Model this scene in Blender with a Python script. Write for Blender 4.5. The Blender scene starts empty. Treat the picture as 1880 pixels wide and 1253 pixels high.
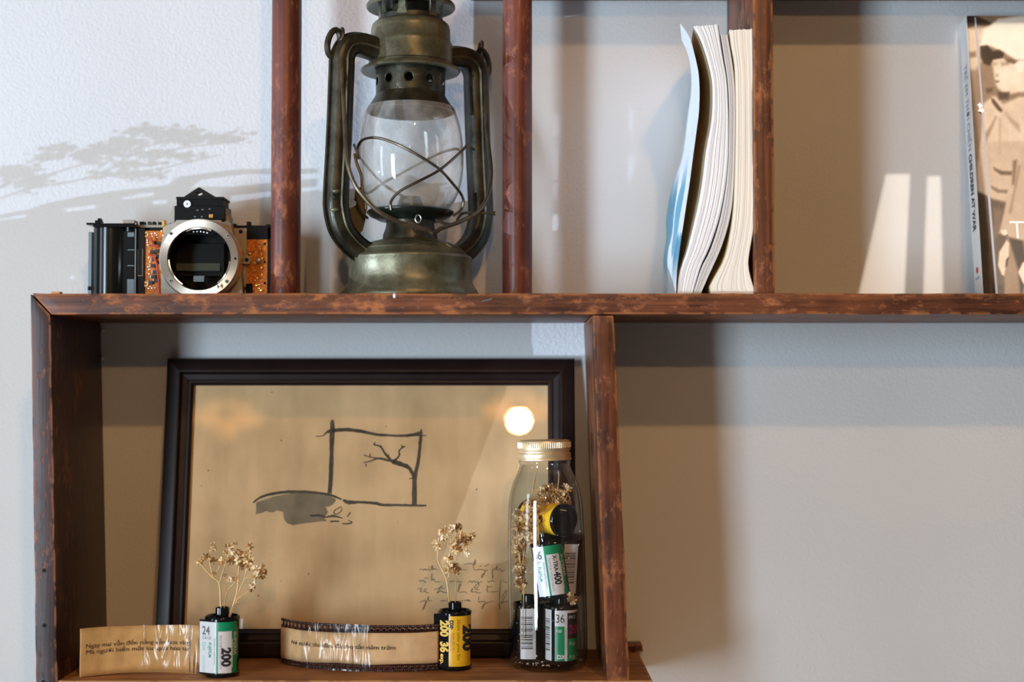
import bpy, bmesh, math, random
from mathutils import Vector, Matrix, noise
from mathutils.geometry import tessellate_polygon

scene = bpy.context.scene
COL = scene.collection
R = math.radians
random.seed(7)

# ------------------------------------------------------------------ camera
EYE = 1.35                       # eye height above the floor
FPX = 2716.0                     # focal length in pixels of the 1880 px wide frame
PITCH = math.atan((724 - 626.5) / FPX)
Y_FRONT, Y_WALL = 1.100, 1.236   # front of the shelf unit, face of the wall
cam_d = bpy.data.cameras.new('camera')
cam_d.sensor_width = 36.0
cam_d.lens = FPX / 1880 * 36.0
cam_d.clip_start = 0.02
cam_d.dof.use_dof = True
cam_d.dof.focus_distance = 1.14
cam_d.dof.aperture_fstop = 3.2
cam = bpy.data.objects.new('camera', cam_d)
cam.location = (0, 0, EYE)
cam.rotation_euler = (R(90) + PITCH, 0, 0)
COL.objects.link(cam)
scene.camera = cam

# ------------------------------------------------------------------ colour, world, lights
vs = scene.view_settings
vs.view_transform = 'Standard'
vs.look = 'None'
vs.exposure = 0.0
vs.gamma = 1.0
vs.use_curve_mapping = False

world = bpy.data.worlds.new('room_ambient')
world.use_nodes = True
bg = world.node_tree.nodes['Background']
bg.inputs[0].default_value = (0.070, 0.063, 0.053, 1)
bg.inputs[1].default_value = 1.0
scene.world = world

SUN_AZ = R(69.3)                                   # from the wall's normal, coming from the left
SUN_DIR = Vector((math.sin(SUN_AZ), math.cos(SUN_AZ), 0.110)).normalized()
sun_d = bpy.data.lights.new('low_sunlight', 'SUN')
sun_d.energy = 3.1
sun_d.color = (0.58, 0.74, 1.0)
sun_d.angle = R(0.09)
sun = bpy.data.objects.new('low_sunlight', sun_d)
sun.rotation_euler = SUN_DIR.to_track_quat('-Z', 'Y').to_euler()
sun.location = (-3, -0.5, EYE)
COL.objects.link(sun)

def area_light(name, az, dist, dz, w, h, power, color):
    """A window's daylight: a soft rectangle az degrees left of the wall's normal."""
    d = bpy.data.lights.new(name, 'AREA')
    d.shape = 'RECTANGLE'; d.size = w; d.size_y = h
    d.energy = power; d.color = color
    o = bpy.data.objects.new(name, d)
    o.location = (-dist * math.sin(R(az)), 1.18 - dist * math.cos(R(az)), EYE + dz)
    aim = Vector((0, 1.18, EYE)) - o.location
    o.rotation_euler = aim.to_track_quat('-Z', 'Y').to_euler()
    COL.objects.link(o)
    return o

area_light('window_daylight', 35, 2.6, -0.12, 0.36, 1.2, 47, (0.70, 0.87, 1.0))
area_light('side_window_daylight', 61, 2.6, 0.20, 0.26, 1.1, 9, (0.74, 0.88, 1.0))

# ------------------------------------------------------------------ projection helpers
_F = Vector((0, math.cos(PITCH), math.sin(PITCH)))
_U = Vector((0, -math.sin(PITCH), math.cos(PITCH)))
EYEV = Vector((0, 0, EYE))
def ray(px, py):
    return _F + Vector((1, 0, 0)) * ((px - 940) / FPX) + _U * ((626.5 - py) / FPX)
def U(px, py, Y):
    """Point of the photograph's pixel at real depth Y."""
    d = ray(px, py)
    return EYEV + d * (Y / d.y)
def UP(px, py, p0, n):
    """Point of a pixel on the plane through p0 with normal n."""
    d = ray(px, py)
    return EYEV + d * ((p0 - EYEV).dot(n) / d.dot(n))
def SC(Y):
    return FPX / Y

# ------------------------------------------------------------------ mesh helpers
class MB:
    def __init__(s):
        s.v = []; s.f = []; s.m = []
    def add(s, vs_, fs, mi=0):
        b = len(s.v)
        s.v += [Vector(v) for v in vs_]
        s.f += [tuple(i + b for i in f) for f in fs]
        s.m += [mi] * len(fs)
        return s
    def box(s, a, b, mi=0):
        x0, y0, z0 = a; x1, y1, z1 = b
        return s.add([(x0,y0,z0),(x1,y0,z0),(x1,y1,z0),(x0,y1,z0),(x0,y0,z1),(x1,y0,z1),(x1,y1,z1),(x0,y1,z1)],
                     [(0,3,2,1),(4,5,6,7),(0,1,5,4),(1,2,6,5),(2,3,7,6),(3,0,4,7)], mi)
    def pbox(s, x0, y0, x1, y1, Yf, Yb, mi=0):
        a = U(x0, y1, Yf); b = U(x1, y0, Yf)
        return s.box((a.x, Yf, a.z), (b.x, Yb, b.z), mi)
    def prism(s, pts, off, mi=0):
        """closed outline (3-D points) pushed along off"""
        n = len(pts); off = Vector(off)
        pts = [Vector(p) for p in pts]
        tri = tessellate_polygon([pts])
        fs = [tuple(t) for t in tri] + [tuple(n + i for i in reversed(t)) for t in tri]
        fs += [(i, (i + 1) % n, n + (i + 1) % n, n + i) for i in range(n)]
        return s.add(pts + [p + off for p in pts], fs, mi)
    def lathe(s, prof, n=48, center=(0, 0, 0), mi=0, cap=False, a0=0, a1=2 * math.pi):
        c = Vector(center); vs_ = []; fs = []
        full = abs(a1 - a0 - 2 * math.pi) < 1e-6
        k = n if full else n + 1
        for r, z in prof:
            for i in range(k):
                a = a0 + (a1 - a0) * i / n
                vs_.append(c + Vector((r * math.sin(a), -r * math.cos(a), z)))
        for j in range(len(prof) - 1):
            for i in range(n):
                i2 = (i + 1) % k
                fs.append((j * k + i, j * k + i2, (j + 1) * k + i2, (j + 1) * k + i))
        if cap:
            fs.append(tuple(range(k - 1, -1, -1)))
            fs.append(tuple((len(prof) - 1) * k + i for i in range(k)))
        return s.add(vs_, fs, mi)
    def tube(s, pts, rad, n=8, closed=False, mi=0, flat=1.0):
        pts = [Vector(p) for p in pts]; m = len(pts)
        rad = rad if isinstance(rad, (list, tuple)) else [rad] * m
        vs_ = []; fs = []; prev = None
        for i, p in enumerate(pts):
            if closed: t = pts[(i + 1) % m] - pts[i - 1]
            else: t = pts[min(i + 1, m - 1)] - pts[max(i - 1, 0)]
            if t.length < 1e-9: t = Vector((0, 0, 1))
            t.normalize()
            if prev is None:
                up = Vector((0, 1, 0)) if abs(t.y) < .9 else Vector((1, 0, 0))
            else: up = prev
            a = (up - t * up.dot(t)).normalized(); b = t.cross(a); prev = a
            for k in range(n):
                q = 2 * math.pi * k / n
                vs_.append(p + a * (rad[i] * math.cos(q) * flat) + b * (rad[i] * math.sin(q)))
        for i in range(m if closed else m - 1):
            j = (i + 1) % m
            for k in range(n):
                k2 = (k + 1) % n
                fs.append((i * n + k, i * n + k2, j * n + k2, j * n + k))
        if not closed:
            fs.append(tuple(range(n - 1, -1, -1)))
            fs.append(tuple((m - 1) * n + k for k in range(n)))
        return s.add(vs_, fs, mi)
    def section(s, pts, normals, binorm, sec, mi=0):
        """sweep a 2-D section (a along normal, b along binormal)"""
        n = len(sec); vs_ = []; fs = []
        for p, nn in zip(pts, normals):
            for a, b in sec: vs_.append(Vector(p) + Vector(nn) * a + Vector(binorm) * b)
        for i in range(len(pts) - 1):
            for k in range(n):
                k2 = (k + 1) % n
                fs.append((i * n + k, i * n + k2, (i + 1) * n + k2, (i + 1) * n + k))
        fs.append(tuple(range(n - 1, -1, -1)))
        fs.append(tuple((len(pts) - 1) * n + k for k in range(n)))
        return s.add(vs_, fs, mi)
    def ball(s, c, r, n=10, m=6, sq=(1, 1, 1), mi=0):
        c = Vector(c); vs_ = []; fs = []
        for j in range(m + 1):
            th = math.pi * j / m
            for i in range(n):
                a = 2 * math.pi * i / n
                vs_.append(c + Vector((r * sq[0] * math.sin(th) * math.cos(a), r * sq[1] * math.sin(th) * math.sin(a), r * sq[2] * math.cos(th))))
        for j in range(m):
            for i in range(n):
                i2 = (i + 1) % n
                fs.append((j * n + i, j * n + i2, (j + 1) * n + i2, (j + 1) * n + i))
        return s.add(vs_, fs, mi)
    def disc(s, c, r, nrm=(0, -1, 0), th=0.001, n=20, mi=0, inner=0.0):
        """round plate, or washer with a hole, facing nrm"""
        c = Vector(c); w = Vector(nrm).normalized()
        a = w.orthogonal().normalized(); b = w.cross(a)
        ring = lambda rr, o: [c + a * (rr * math.cos(2 * math.pi * i / n)) + b * (rr * math.sin(2 * math.pi * i / n)) + w * o for i in range(n)]
        if inner <= 0:
            vs_ = ring(r, 0) + ring(r, th)
            fs = [(i, (i + 1) % n, n + (i + 1) % n, n + i) for i in range(n)]
            fs += [tuple(range(n - 1, -1, -1)), tuple(range(n, 2 * n))]
        else:
            vs_ = ring(r, 0) + ring(r, th) + ring(inner, th) + ring(inner, 0)
            fs = []
            for q in range(4):
                q2 = (q + 1) % 4
                fs += [(q * n + i, q * n + (i + 1) % n, q2 * n + (i + 1) % n, q2 * n + i) for i in range(n)]
        return s.add(vs_, fs, mi)
    def build(s, name, mat, parent=None, smooth=False, bevel=0.0, local=False, auto=35, weld=0.0):
        """One mesh object.  Vertices are given in world space unless local."""
        me = bpy.data.meshes.new(name)
        vs_ = s.v
        if parent is not None and not local:
            inv = WORLD_M[parent.name].inverted()
            vs_ = [inv @ v for v in vs_]
        me.from_pydata([tuple(v) for v in vs_], [], s.f)
        mats = mat if isinstance(mat, (list, tuple)) else [mat]
        for m_ in mats: me.materials.append(m_)
        for p, mi in zip(me.polygons, s.m): p.material_index = mi
        bm = bmesh.new(); bm.from_mesh(me)
        if weld > 0: bmesh.ops.remove_doubles(bm, verts=bm.verts, dist=weld)
        bmesh.ops.recalc_face_normals(bm, faces=bm.faces)
        if bevel > 0:
            es = [e for e in bm.edges if len(e.link_faces) == 2 and e.calc_face_angle(0) > R(40)]
            bmesh.ops.bevel(bm, geom=es, offset=bevel, segments=2, affect='EDGES', profile=0.6)
        if smooth:
            for f in bm.faces: f.smooth = True
            for e in bm.edges:
                if len(e.link_faces) == 2 and e.calc_face_angle(0) > R(auto): e.smooth = False
        bm.to_mesh(me); bm.free()
        o = bpy.data.objects.new(name, me)
        COL.objects.link(o)
        if parent is not None:
            o.parent = parent
            WORLD_M[o.name] = WORLD_M[parent.name].copy()
        else: WORLD_M[o.name] = Matrix.Identity(4)
        return o

WORLD_M = {}
def thing(name, label, cat, loc=(0, 0, 0), rot=(0, 0, 0), group=None):
    o = bpy.data.objects.new(name, None)
    o.empty_display_size = 0.02
    COL.objects.link(o)
    o.location = loc; o.rotation_euler = rot
    o['label'] = label; o['category'] = cat
    if group: o['group'] = group
    from mathutils import Euler
    WORLD_M[o.name] = Matrix.Translation(Vector(loc)) @ Euler(rot).to_matrix().to_4x4()
    return o
def tag(o, label, cat, group=None, kind=None):
    o['label'] = label; o['category'] = cat
    if group: o['group'] = group
    if kind: o['kind'] = kind
    return o
def structure(o):
    o['kind'] = 'structure'; return o
def centre(o):
    """move a one-mesh thing's origin to its base"""
    vs_ = [v.co.copy() for v in o.data.vertices]
    c = sum(vs_, Vector()) / len(vs_); c.z = min(v.z for v in vs_)
    for v in o.data.vertices: v.co -= c
    o.location = c
    return o
def catmull(pts, k=6):
    pts = [Vector(p) for p in pts]; out = []
    for i in range(len(pts) - 1):
        p0 = pts[max(i - 1, 0)]; p1 = pts[i]; p2 = pts[i + 1]; p3 = pts[min(i + 2, len(pts) - 1)]
        for j in range(k):
            t = j / k
            out.append(0.5 * ((2 * p1) + (p2 - p0) * t + (2 * p0 - 5 * p1 + 4 * p2 - p3) * t * t + (3 * p1 - p0 - 3 * p2 + p3) * t ** 3))
    out.append(pts[-1]); return out
def interp(tab, x):
    if x <= tab[0][0]: return tab[0][1]
    for (x0, y0), (x1, y1) in zip(tab, tab[1:]):
        if x <= x1: return y0 + (y1 - y0) * (x - x0) / (x1 - x0)
    return tab[-1][1]

# ------------------------------------------------------------------ text as flat meshes
_tc = {}
def text2d(s, size=1.0, bold=0.0, xs=1.0, cut=0.0, center=False):
    key = (s, bold)
    if key not in _tc:
        cu = bpy.data.curves.new('lettering', 'FONT')
        cu.body = s; cu.size = 1.0; cu.offset = bold; cu.resolution_u = 4
        ob = bpy.data.objects.new('lettering_tmp', cu)
        me = bpy.data.meshes.new_from_object(ob)
        _tc[key] = ([(v.co.x, v.co.y) for v in me.vertices], [tuple(p.vertices) for p in me.polygons])
        bpy.data.objects.remove(ob); bpy.data.curves.remove(cu); bpy.data.meshes.remove(me)
    vs_, fs = _tc[key]
    vs_ = [(x * size * xs, y * size) for x, y in vs_]
    if cut > 0 and vs_:
        bm = bmesh.new()
        bv = [bm.verts.new((x, y, 0)) for x, y in vs_]
        for f in fs:
            try: bm.faces.new([bv[i] for i in f])
            except ValueError: pass
        for ax in (0, 1):
            lo = min(v.co[ax] for v in bm.verts); hi = max(v.co[ax] for v in bm.verts)
            q = lo + cut
            while q < hi:
                co = [0, 0, 0]; co[ax] = q; no = [0, 0, 0]; no[ax] = 1
                bmesh.ops.bisect_plane(bm, geom=bm.verts[:] + bm.edges[:] + bm.faces[:], plane_co=co, plane_no=no)
                q += cut
        bm.verts.index_update()
        vs_ = [(v.co.x, v.co.y) for v in bm.verts]; fs = [tuple(v.index for v in f.verts) for f in bm.faces]
        bm.free()
    if center and vs_:
        xs_ = [v[0] for v in vs_]; m = (min(xs_) + max(xs_)) / 2
        vs_ = [(x - m, y) for x, y in vs_]
    return vs_, fs
def lettering(parent, s, size, fn, mat, name='lettering', bold=0.0, xs=1.0, cut=0.0, center=False, local=False):
    """printed text: fn maps flat text coordinates onto the surface"""
    vs_, fs = text2d(s, size, bold, xs, cut, center)
    mb = MB(); mb.add([fn(x, y) for x, y in vs_], fs)
    return mb.build(name, mat, parent, local=local)

# ------------------------------------------------------------------ materials
def new_mat(name):
    m = bpy.data.materials.new(name); m.use_nodes = True
    nt = m.node_tree
    return m, nt, nt.nodes['Principled BSDF']
def plain(name, col, rough=0.5, metal=0.0, vary=0.0, scale=200, bump=0.0, bscale=400, spec=0.5, coat=0.0, sss=0.0):
    m, nt, b = new_mat(name)
    b.inputs['Base Color'].default_value = (*col, 1)
    b.inputs['Roughness'].default_value = rough
    b.inputs['Metallic'].default_value = metal
    b.inputs['Specular IOR Level'].default_value = spec
    b.inputs['Coat Weight'].default_value = coat
    tc = nt.nodes.new('ShaderNodeTexCoord')
    if vary > 0:
        nz = nt.nodes.new('ShaderNodeTexNoise'); nz.inputs['Scale'].default_value = scale; nz.inputs['Detail'].default_value = 5
        nt.links.new(tc.outputs['Object'], nz.inputs['Vector'])
        rp = nt.nodes.new('ShaderNodeValToRGB')
        rp.color_ramp.elements[0].position = .3; rp.color_ramp.elements[1].position = .7
        rp.color_ramp.elements[0].color = (*[c * (1 - vary) for c in col], 1)
        rp.color_ramp.elements[1].color = (*[min(1, c * (1 + vary)) for c in col], 1)
        nt.links.new(nz.outputs['Fac'], rp.inputs['Fac'])
        nt.links.new(rp.outputs['Color'], b.inputs['Base Color'])
    if bump > 0:
        n2 = nt.nodes.new('ShaderNodeTexNoise'); n2.inputs['Scale'].default_value = bscale; n2.inputs['Detail'].default_value = 3
        nt.links.new(tc.outputs['Object'], n2.inputs['Vector'])
        bp = nt.nodes.new('ShaderNodeBump'); bp.inputs['Distance'].default_value = bump
        nt.links.new(n2.outputs['Fac'], bp.inputs['Height'])
        nt.links.new(bp.outputs['Normal'], b.inputs['Normal'])
    return m
def glass_mat(name, tint=(1, 1, 1), edge=(.6, .66, .63), rough=0.0, base=0.04, power=4.0, dirt=0.0, dcol=(.5, .45, .35)):
    """thin clear pane: see-through with a mirror reflection that grows at grazing angles"""
    m, nt, b = new_mat(name); nt.nodes.remove(b)
    out = nt.nodes['Material Output']
    lw = nt.nodes.new('ShaderNodeLayerWeight'); lw.inputs['Blend'].default_value = 0.5
    pw = nt.nodes.new('ShaderNodeMath'); pw.operation = 'POWER'; pw.inputs[1].default_value = power
    nt.links.new(lw.outputs['Facing'], pw.inputs[0])
    ma = nt.nodes.new('ShaderNodeMath'); ma.operation = 'MULTIPLY_ADD'; ma.inputs[1].default_value = .75; ma.inputs[2].default_value = base
    nt.links.new(pw.outputs[0], ma.inputs[0])
    mc = nt.nodes.new('ShaderNodeMix'); mc.data_type = 'RGBA'
    mc.inputs['A'].default_value = (*tint, 1); mc.inputs['B'].default_value = (*edge, 1)
    nt.links.new(pw.outputs[0], mc.inputs['Factor'])
    tr = nt.nodes.new('ShaderNodeBsdfTransparent'); nt.links.new(mc.outputs['Result'], tr.inputs['Color'])
    gl = nt.nodes.new('ShaderNodeBsdfGlossy'); gl.inputs['Roughness'].default_value = rough
    mx = nt.nodes.new('ShaderNodeMixShader')
    nt.links.new(ma.outputs[0], mx.inputs['Fac']); nt.links.new(tr.outputs[0], mx.inputs[1]); nt.links.new(gl.outputs[0], mx.inputs[2])
    last = mx
    if dirt > 0:
        tc = nt.nodes.new('ShaderNodeTexCoord')
        nz = nt.nodes.new('ShaderNodeTexNoise'); nz.inputs['Scale'].default_value = 60; nz.inputs['Detail'].default_value = 8
        nt.links.new(tc.outputs['Object'], nz.inputs['Vector'])
        mr = nt.nodes.new('ShaderNodeMapRange'); mr.inputs['From Min'].default_value = .4; mr.inputs['From Max'].default_value = .8
        mr.inputs['To Min'].default_value = dirt * .35; mr.inputs['To Max'].default_value = dirt
        nt.links.new(nz.outputs['Fac'], mr.inputs['Value'])
        df = nt.nodes.new('ShaderNodeBsdfDiffuse'); df.inputs['Color'].default_value = (*dcol, 1)
        m2 = nt.nodes.new('ShaderNodeMixShader')
        nt.links.new(mr.outputs[0], m2.inputs['Fac']); nt.links.new(mx.outputs[0], m2.inputs[1]); nt.links.new(df.outputs[0], m2.inputs[2])
        last = m2
    nt.links.new(last.outputs[0], out.inputs['Surface'])
    return m
def emit_mat(name, col, strength):
    m, nt, b = new_mat(name)
    b.inputs['Base Color'].default_value = (*col, 1)
    b.inputs['Emission Color'].default_value = (*col, 1)
    b.inputs['Emission Strength'].default_value = strength
    return m

def wood_mat(name, axis, dark, light, worn, wear=0.5, rough=0.42, edge=1.0, patch=0.62, grain=1.0):
    m, nt, b = new_mat(name)
    N = nt.nodes.new; L = nt.links.new
    tc = N('ShaderNodeTexCoord')
    mp = N('ShaderNodeMapping'); L(tc.outputs['Object'], mp.inputs['Vector'])
    sc = [260, 260, 260]; sc[axis] = 9
    mp.inputs['Scale'].default_value = sc
    g = N('ShaderNodeTexNoise'); g.inputs['Scale'].default_value = 1.0; g.inputs['Detail'].default_value = 6; g.inputs['Roughness'].default_value = .6
    L(mp.outputs[0], g.inputs['Vector'])
    big = N('ShaderNodeTexNoise'); big.inputs['Scale'].default_value = 22; big.inputs['Detail'].default_value = 4
    L(tc.outputs['Object'], big.inputs['Vector'])
    mixf = N('ShaderNodeMath'); mixf.operation = 'MULTIPLY_ADD'; mixf.inputs[1].default_value = .55 * grain
    half = N('ShaderNodeMath'); half.operation = 'MULTIPLY'; half.inputs[1].default_value = 1 - .55 * grain
    L(big.outputs['Fac'], half.inputs[0]); L(g.outputs['Fac'], mixf.inputs[0]); L(half.outputs[0], mixf.inputs[2])
    rp = N('ShaderNodeValToRGB'); e = rp.color_ramp.elements
    e[0].position = .41; e[0].color = (*dark, 1); e[1].position = .64; e[1].color = (*light, 1)
    L(mixf.outputs[0], rp.inputs['Fac'])
    # worn patches: ragged, stretched a little along the grain
    mp2 = N('ShaderNodeMapping'); L(tc.outputs['Object'], mp2.inputs['Vector'])
    s2 = [150, 150, 150]; s2[axis] = 75; mp2.inputs['Scale'].default_value = s2
    p = N('ShaderNodeTexNoise'); p.inputs['Scale'].default_value = 1; p.inputs['Detail'].default_value = 9; p.inputs['Roughness'].default_value = .72
    L(mp2.outputs[0], p.inputs['Vector'])
    pr = N('ShaderNodeMapRange'); pr.inputs['From Min'].default_value = patch; pr.inputs['From Max'].default_value = patch + .16
    bm_ = N('ShaderNodeTexNoise'); bm_.inputs['Scale'].default_value = 26; bm_.inputs['Detail'].default_value = 2
    L(tc.outputs['Object'], bm_.inputs['Vector'])
    pm = N('ShaderNodeMath'); pm.operation = 'MULTIPLY_ADD'; pm.inputs[1].default_value = .45; L(bm_.outputs['Fac'], pm.inputs[0])
    pa = N('ShaderNodeMath'); pa.operation = 'ADD'; pa.inputs[1].default_value = -.225; L(p.outputs['Fac'], pa.inputs[0]); L(pa.outputs[0], pm.inputs[2])
    L(pm.outputs[0], pr.inputs['Value'])
    b.inputs['Specular IOR Level'].default_value = .35
    # fine scratches
    mp3 = N('ShaderNodeMapping'); L(tc.outputs['Object'], mp3.inputs['Vector'])
    s3 = [500, 500, 500]; s3[axis] = 60; mp3.inputs['Scale'].default_value = s3; mp3.inputs['Rotation'].default_value = (.4, .5, .3)
    q = N('ShaderNodeTexNoise'); q.inputs['Scale'].default_value = 1; q.inputs['Detail'].default_value = 4
    L(mp3.outputs[0], q.inputs['Vector'])
    qr = N('ShaderNodeMapRange'); qr.inputs['From Min'].default_value = .69; qr.inputs['From Max'].default_value = .74
    L(q.outputs['Fac'], qr.inputs['Value'])
    mxw = N('ShaderNodeMath'); mxw.operation = 'MAXIMUM'; L(pr.outputs[0], mxw.inputs[0]); L(qr.outputs[0], mxw.inputs[1])
    wf = N('ShaderNodeMath'); wf.operation = 'MULTIPLY'; wf.inputs[1].default_value = wear; L(mxw.outputs[0], wf.inputs[0])
    # rubbed edges
    bv = N('ShaderNodeBevel'); bv.samples = 4; bv.inputs['Radius'].default_value = 0.0028
    geo = N('ShaderNodeNewGeometry')
    dp = N('ShaderNodeVectorMath'); dp.operation = 'DOT_PRODUCT'; L(bv.outputs[0], dp.inputs[0]); L(geo.outputs['True Normal'], dp.inputs[1])
    er = N('ShaderNodeMapRange'); er.inputs['From Min'].default_value = .99; er.inputs['From Max'].default_value = .93
    L(dp.outputs['Value'], er.inputs['Value'])
    en = N('ShaderNodeTexNoise'); en.inputs['Scale'].default_value = 75; en.inputs['Detail'].default_value = 6
    L(tc.outputs['Object'], en.inputs['Vector'])
    enr = N('ShaderNodeMapRange'); enr.inputs['From Min'].default_value = .43; enr.inputs['From Max'].default_value = .50; enr.inputs['To Max'].default_value = edge
    L(en.outputs['Fac'], enr.inputs['Value'])
    em = N('ShaderNodeMath'); em.operation = 'MULTIPLY'; L(er.outputs[0], em.inputs[0]); L(enr.outputs[0], em.inputs[1])
    mx2 = N('ShaderNodeMath'); mx2.operation = 'MAXIMUM'; L(wf.outputs[0], mx2.inputs[0]); L(em.outputs[0], mx2.inputs[1])
    cm = N('ShaderNodeMix'); cm.data_type = 'RGBA'; cm.inputs['B'].default_value = (*worn, 1)
    L(mx2.outputs[0], cm.inputs['Factor']); L(rp.outputs['Color'], cm.inputs['A'])
    L(cm.outputs['Result'], b.inputs['Base Color'])
    rr = N('ShaderNodeMapRange'); rr.inputs['To Min'].default_value = rough; rr.inputs['To Max'].default_value = min(1, rough + .3)
    L(mx2.outputs[0], rr.inputs['Value']); L(rr.outputs[0], b.inputs['Roughness'])
    bp = N('ShaderNodeBump'); bp.inputs['Distance'].default_value = .0003; bp.inputs['Strength'].default_value = .6
    hs = N('ShaderNodeMath'); hs.operation = 'MULTIPLY_ADD'; hs.inputs[1].default_value = -1.2
    L(mx2.outputs[0], hs.inputs[0]); L(g.outputs['Fac'], hs.inputs[2])
    L(hs.outputs[0], bp.inputs['Height']); L(bp.outputs[0], b.inputs['Normal'])
    return m

WD, WL, WW = (.046, .0140, .0068), (.215, .062, .022), (.50, .165, .042)
M = {}
M['wood_x'] = wood_mat('stained wood along the shelf', 0, WD, WL, WW, wear=.75, patch=.525)
M['wood_z'] = wood_mat('stained wood upright', 2, WD, WL, WW, wear=.7, patch=.55)
M['wood_dark'] = wood_mat('dark stained side board', 2, (.026, .0100, .0085), (.075, .025, .018), (.40, .15, .07), wear=.6, patch=.555)
M['wood_pole'] = wood_mat('varnished pole', 2, (.10, .024, .014), (.19, .048, .026), (.52, .17, .055), wear=.7, rough=.36, patch=.555, grain=.7)
M['wood_raw'] = wood_mat('rubbed lower shelf', 0, (.22, .085, .030), (.50, .22, .075), (.66, .36, .15), wear=.5, rough=.6, patch=.56)
M['black'] = plain('black plastic', (.0035, .0035, .004), .5, spec=.12)
M['black_gloss'] = plain('glossy black plastic', (.006, .0065, .007), .14, spec=.45)
M['black_paint'] = plain('black lacquered metal', (.010, .010, .012), .22, .0, spec=.6)
# ------------------------------------------------------------------ wall and floor
def wall_material():
    m, nt, b = new_mat('rough plastered wall paint')
    N = nt.nodes.new; L = nt.links.new
    tc = N('ShaderNodeTexCoord')
    n1 = N('ShaderNodeTexNoise'); n1.inputs['Scale'].default_value = 380; n1.inputs['Detail'].default_value = 4; n1.inputs['Roughness'].default_value = .55
    n2 = N('ShaderNodeTexNoise'); n2.inputs['Scale'].default_value = 5; n2.inputs['Detail'].default_value = 3
    L(tc.outputs['Object'], n1.inputs['Vector']); L(tc.outputs['Object'], n2.inputs['Vector'])
    rp = N('ShaderNodeValToRGB'); e = rp.color_ramp.elements
    e[0].position = .3; e[0].color = (.70, .70, .705, 1); e[1].position = .7; e[1].color = (.745, .745, .75, 1)
    L(n2.outputs['Fac'], rp.inputs['Fac']); L(rp.outputs['Color'], b.inputs['Base Color'])
    b.inputs['Roughness'].default_value = .75
    bp = N('ShaderNodeBump'); bp.inputs['Distance'].default_value = .0010; bp.inputs['Strength'].default_value = .6
    L(n1.outputs['Fac'], bp.inputs['Height']); L(bp.outputs[0], b.inputs['Normal'])
    return m
M['wall'] = wall_material()
M['floor'] = plain('grey screed floor', (.30, .28, .26), .6, vary=.12, scale=6)
structure(MB().box((-2.6, Y_WALL, 0), (2.6, Y_WALL + .12, 2.9)).build('wall_back', M['wall']))
structure(MB().box((-2.6, -2.9, -.06), (2.6, Y_WALL + .12, 0)).build('floor', M['floor']))

# ------------------------------------------------------------------ the shelf unit
ORG = Vector((0, Y_WALL - .05, U(940, 539, Y_FRONT).z))
shelf = thing('wall_shelf', 'dark red-brown stained wooden wall shelf with worn orange edges', 'shelf', ORG)
TOP_Z = U(940, 539, Y_FRONT).z
LOW_Z = U(1100, 1250.5, Y_FRONT).z

def plank(name, pts, Yb, mat, bevel=.0008, jit=.00035, seed=1, mids=True):
    """board from a front outline (4 world points, counter-clockwise) back to Yb, edges slightly uneven"""
    bm = bmesh.new()
    f = [bm.verts.new(p) for p in pts]
    k = [bm.verts.new((p.x, Yb, p.z)) for p in pts]
    bm.faces.new(f); bm.faces.new(k[::-1])
    for i in range(4): bm.faces.new((f[i], k[i], k[(i + 1) % 4], f[(i + 1) % 4]))
    bmesh.ops.recalc_face_normals(bm, faces=bm.faces)
    L_ = max(e.calc_length() for e in bm.edges)
    es = [e for e in bm.edges if e.calc_length() > L_ * .8]
    bmesh.ops.subdivide_edges(bm, edges=es, cuts=max(2, int(L_ / .012)), use_grid_fill=True)
    es = [e for e in bm.edges if len(e.link_faces) == 2 and e.calc_face_angle(0) > R(40)]
    bmesh.ops.bevel(bm, geom=es, offset=bevel, segments=2, affect='EDGES', profile=.6)
    for v in bm.verts:
        if v.co.y > Yb - .004: continue
        n = noise.noise_vector(v.co * 90 + Vector((seed * 7.1, 0, 0))) * jit + noise.noise_vector(v.co * 22 + Vector((seed * 3.3, 5, 0))) * jit
        v.co += Vector((n.x, n.y * .5, n.z))
    mb = MB()
    bm.verts.index_update()
    mb.add([v.co for v in bm.verts], [tuple(v.index for v in fc.verts) for fc in bm.faces])
    bm.free()
    return mb.build(name, mat, shelf, smooth=True, auto=30)
Yb = Y_WALL - .0005
xr = .70
def fr(*pp): return [U(x, y, Y_FRONT) for x, y in pp]
a, b_ = U(57, 538.5, Y_FRONT), U(93, 577.5, Y_FRONT)
plank('shelf_board', [Vector((a.x + .0006, Y_FRONT, TOP_Z)), Vector((b_.x + .0006, Y_FRONT, b_.z)), Vector((xr, Y_FRONT, b_.z)), Vector((xr, Y_FRONT, TOP_Z))], Yb, M['wood_x'], seed=1)
plank('side_board', fr((55, 541), (68, 1330), (107, 1330), (92.3, 578.5)), Yb, M['wood_dark'], seed=2, jit=.0006)
plank('post', fr((1088, 579), (1113.5, 1250), (1155.5, 1250), (1127, 579)), Yb, M['wood_z'], seed=3, jit=.0006)
lx = U(106, 1250, Y_FRONT).x; rx_ = U(1198, 1250, Y_FRONT).x
plank('lower_shelf_board', [Vector((lx, Y_FRONT, LOW_Z)), Vector((lx, Y_FRONT, LOW_Z - .016)), Vector((rx_, Y_FRONT, LOW_Z - .016)), Vector((rx_, Y_FRONT, LOW_Z))], Yb, M['wood_raw'], seed=4)
plank('back_batten', [Vector((U(1156, 1190, 1.222).x, 1.222, LOW_Z + .0065)), Vector((U(1100, 1190, 1.222).x - .0, 1.222, LOW_Z)), Vector((U(1181, 1200, 1.222).x, 1.222, LOW_Z)), Vector((U(1179, 1190, 1.222).x, 1.222, LOW_Z + .0065))], Yb, M['wood_dark'], seed=5)
zt = EYE + .47
up_x0, up_x1 = U(1387, 538, Y_FRONT).x, U(1423, 538, Y_FRONT).x
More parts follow.
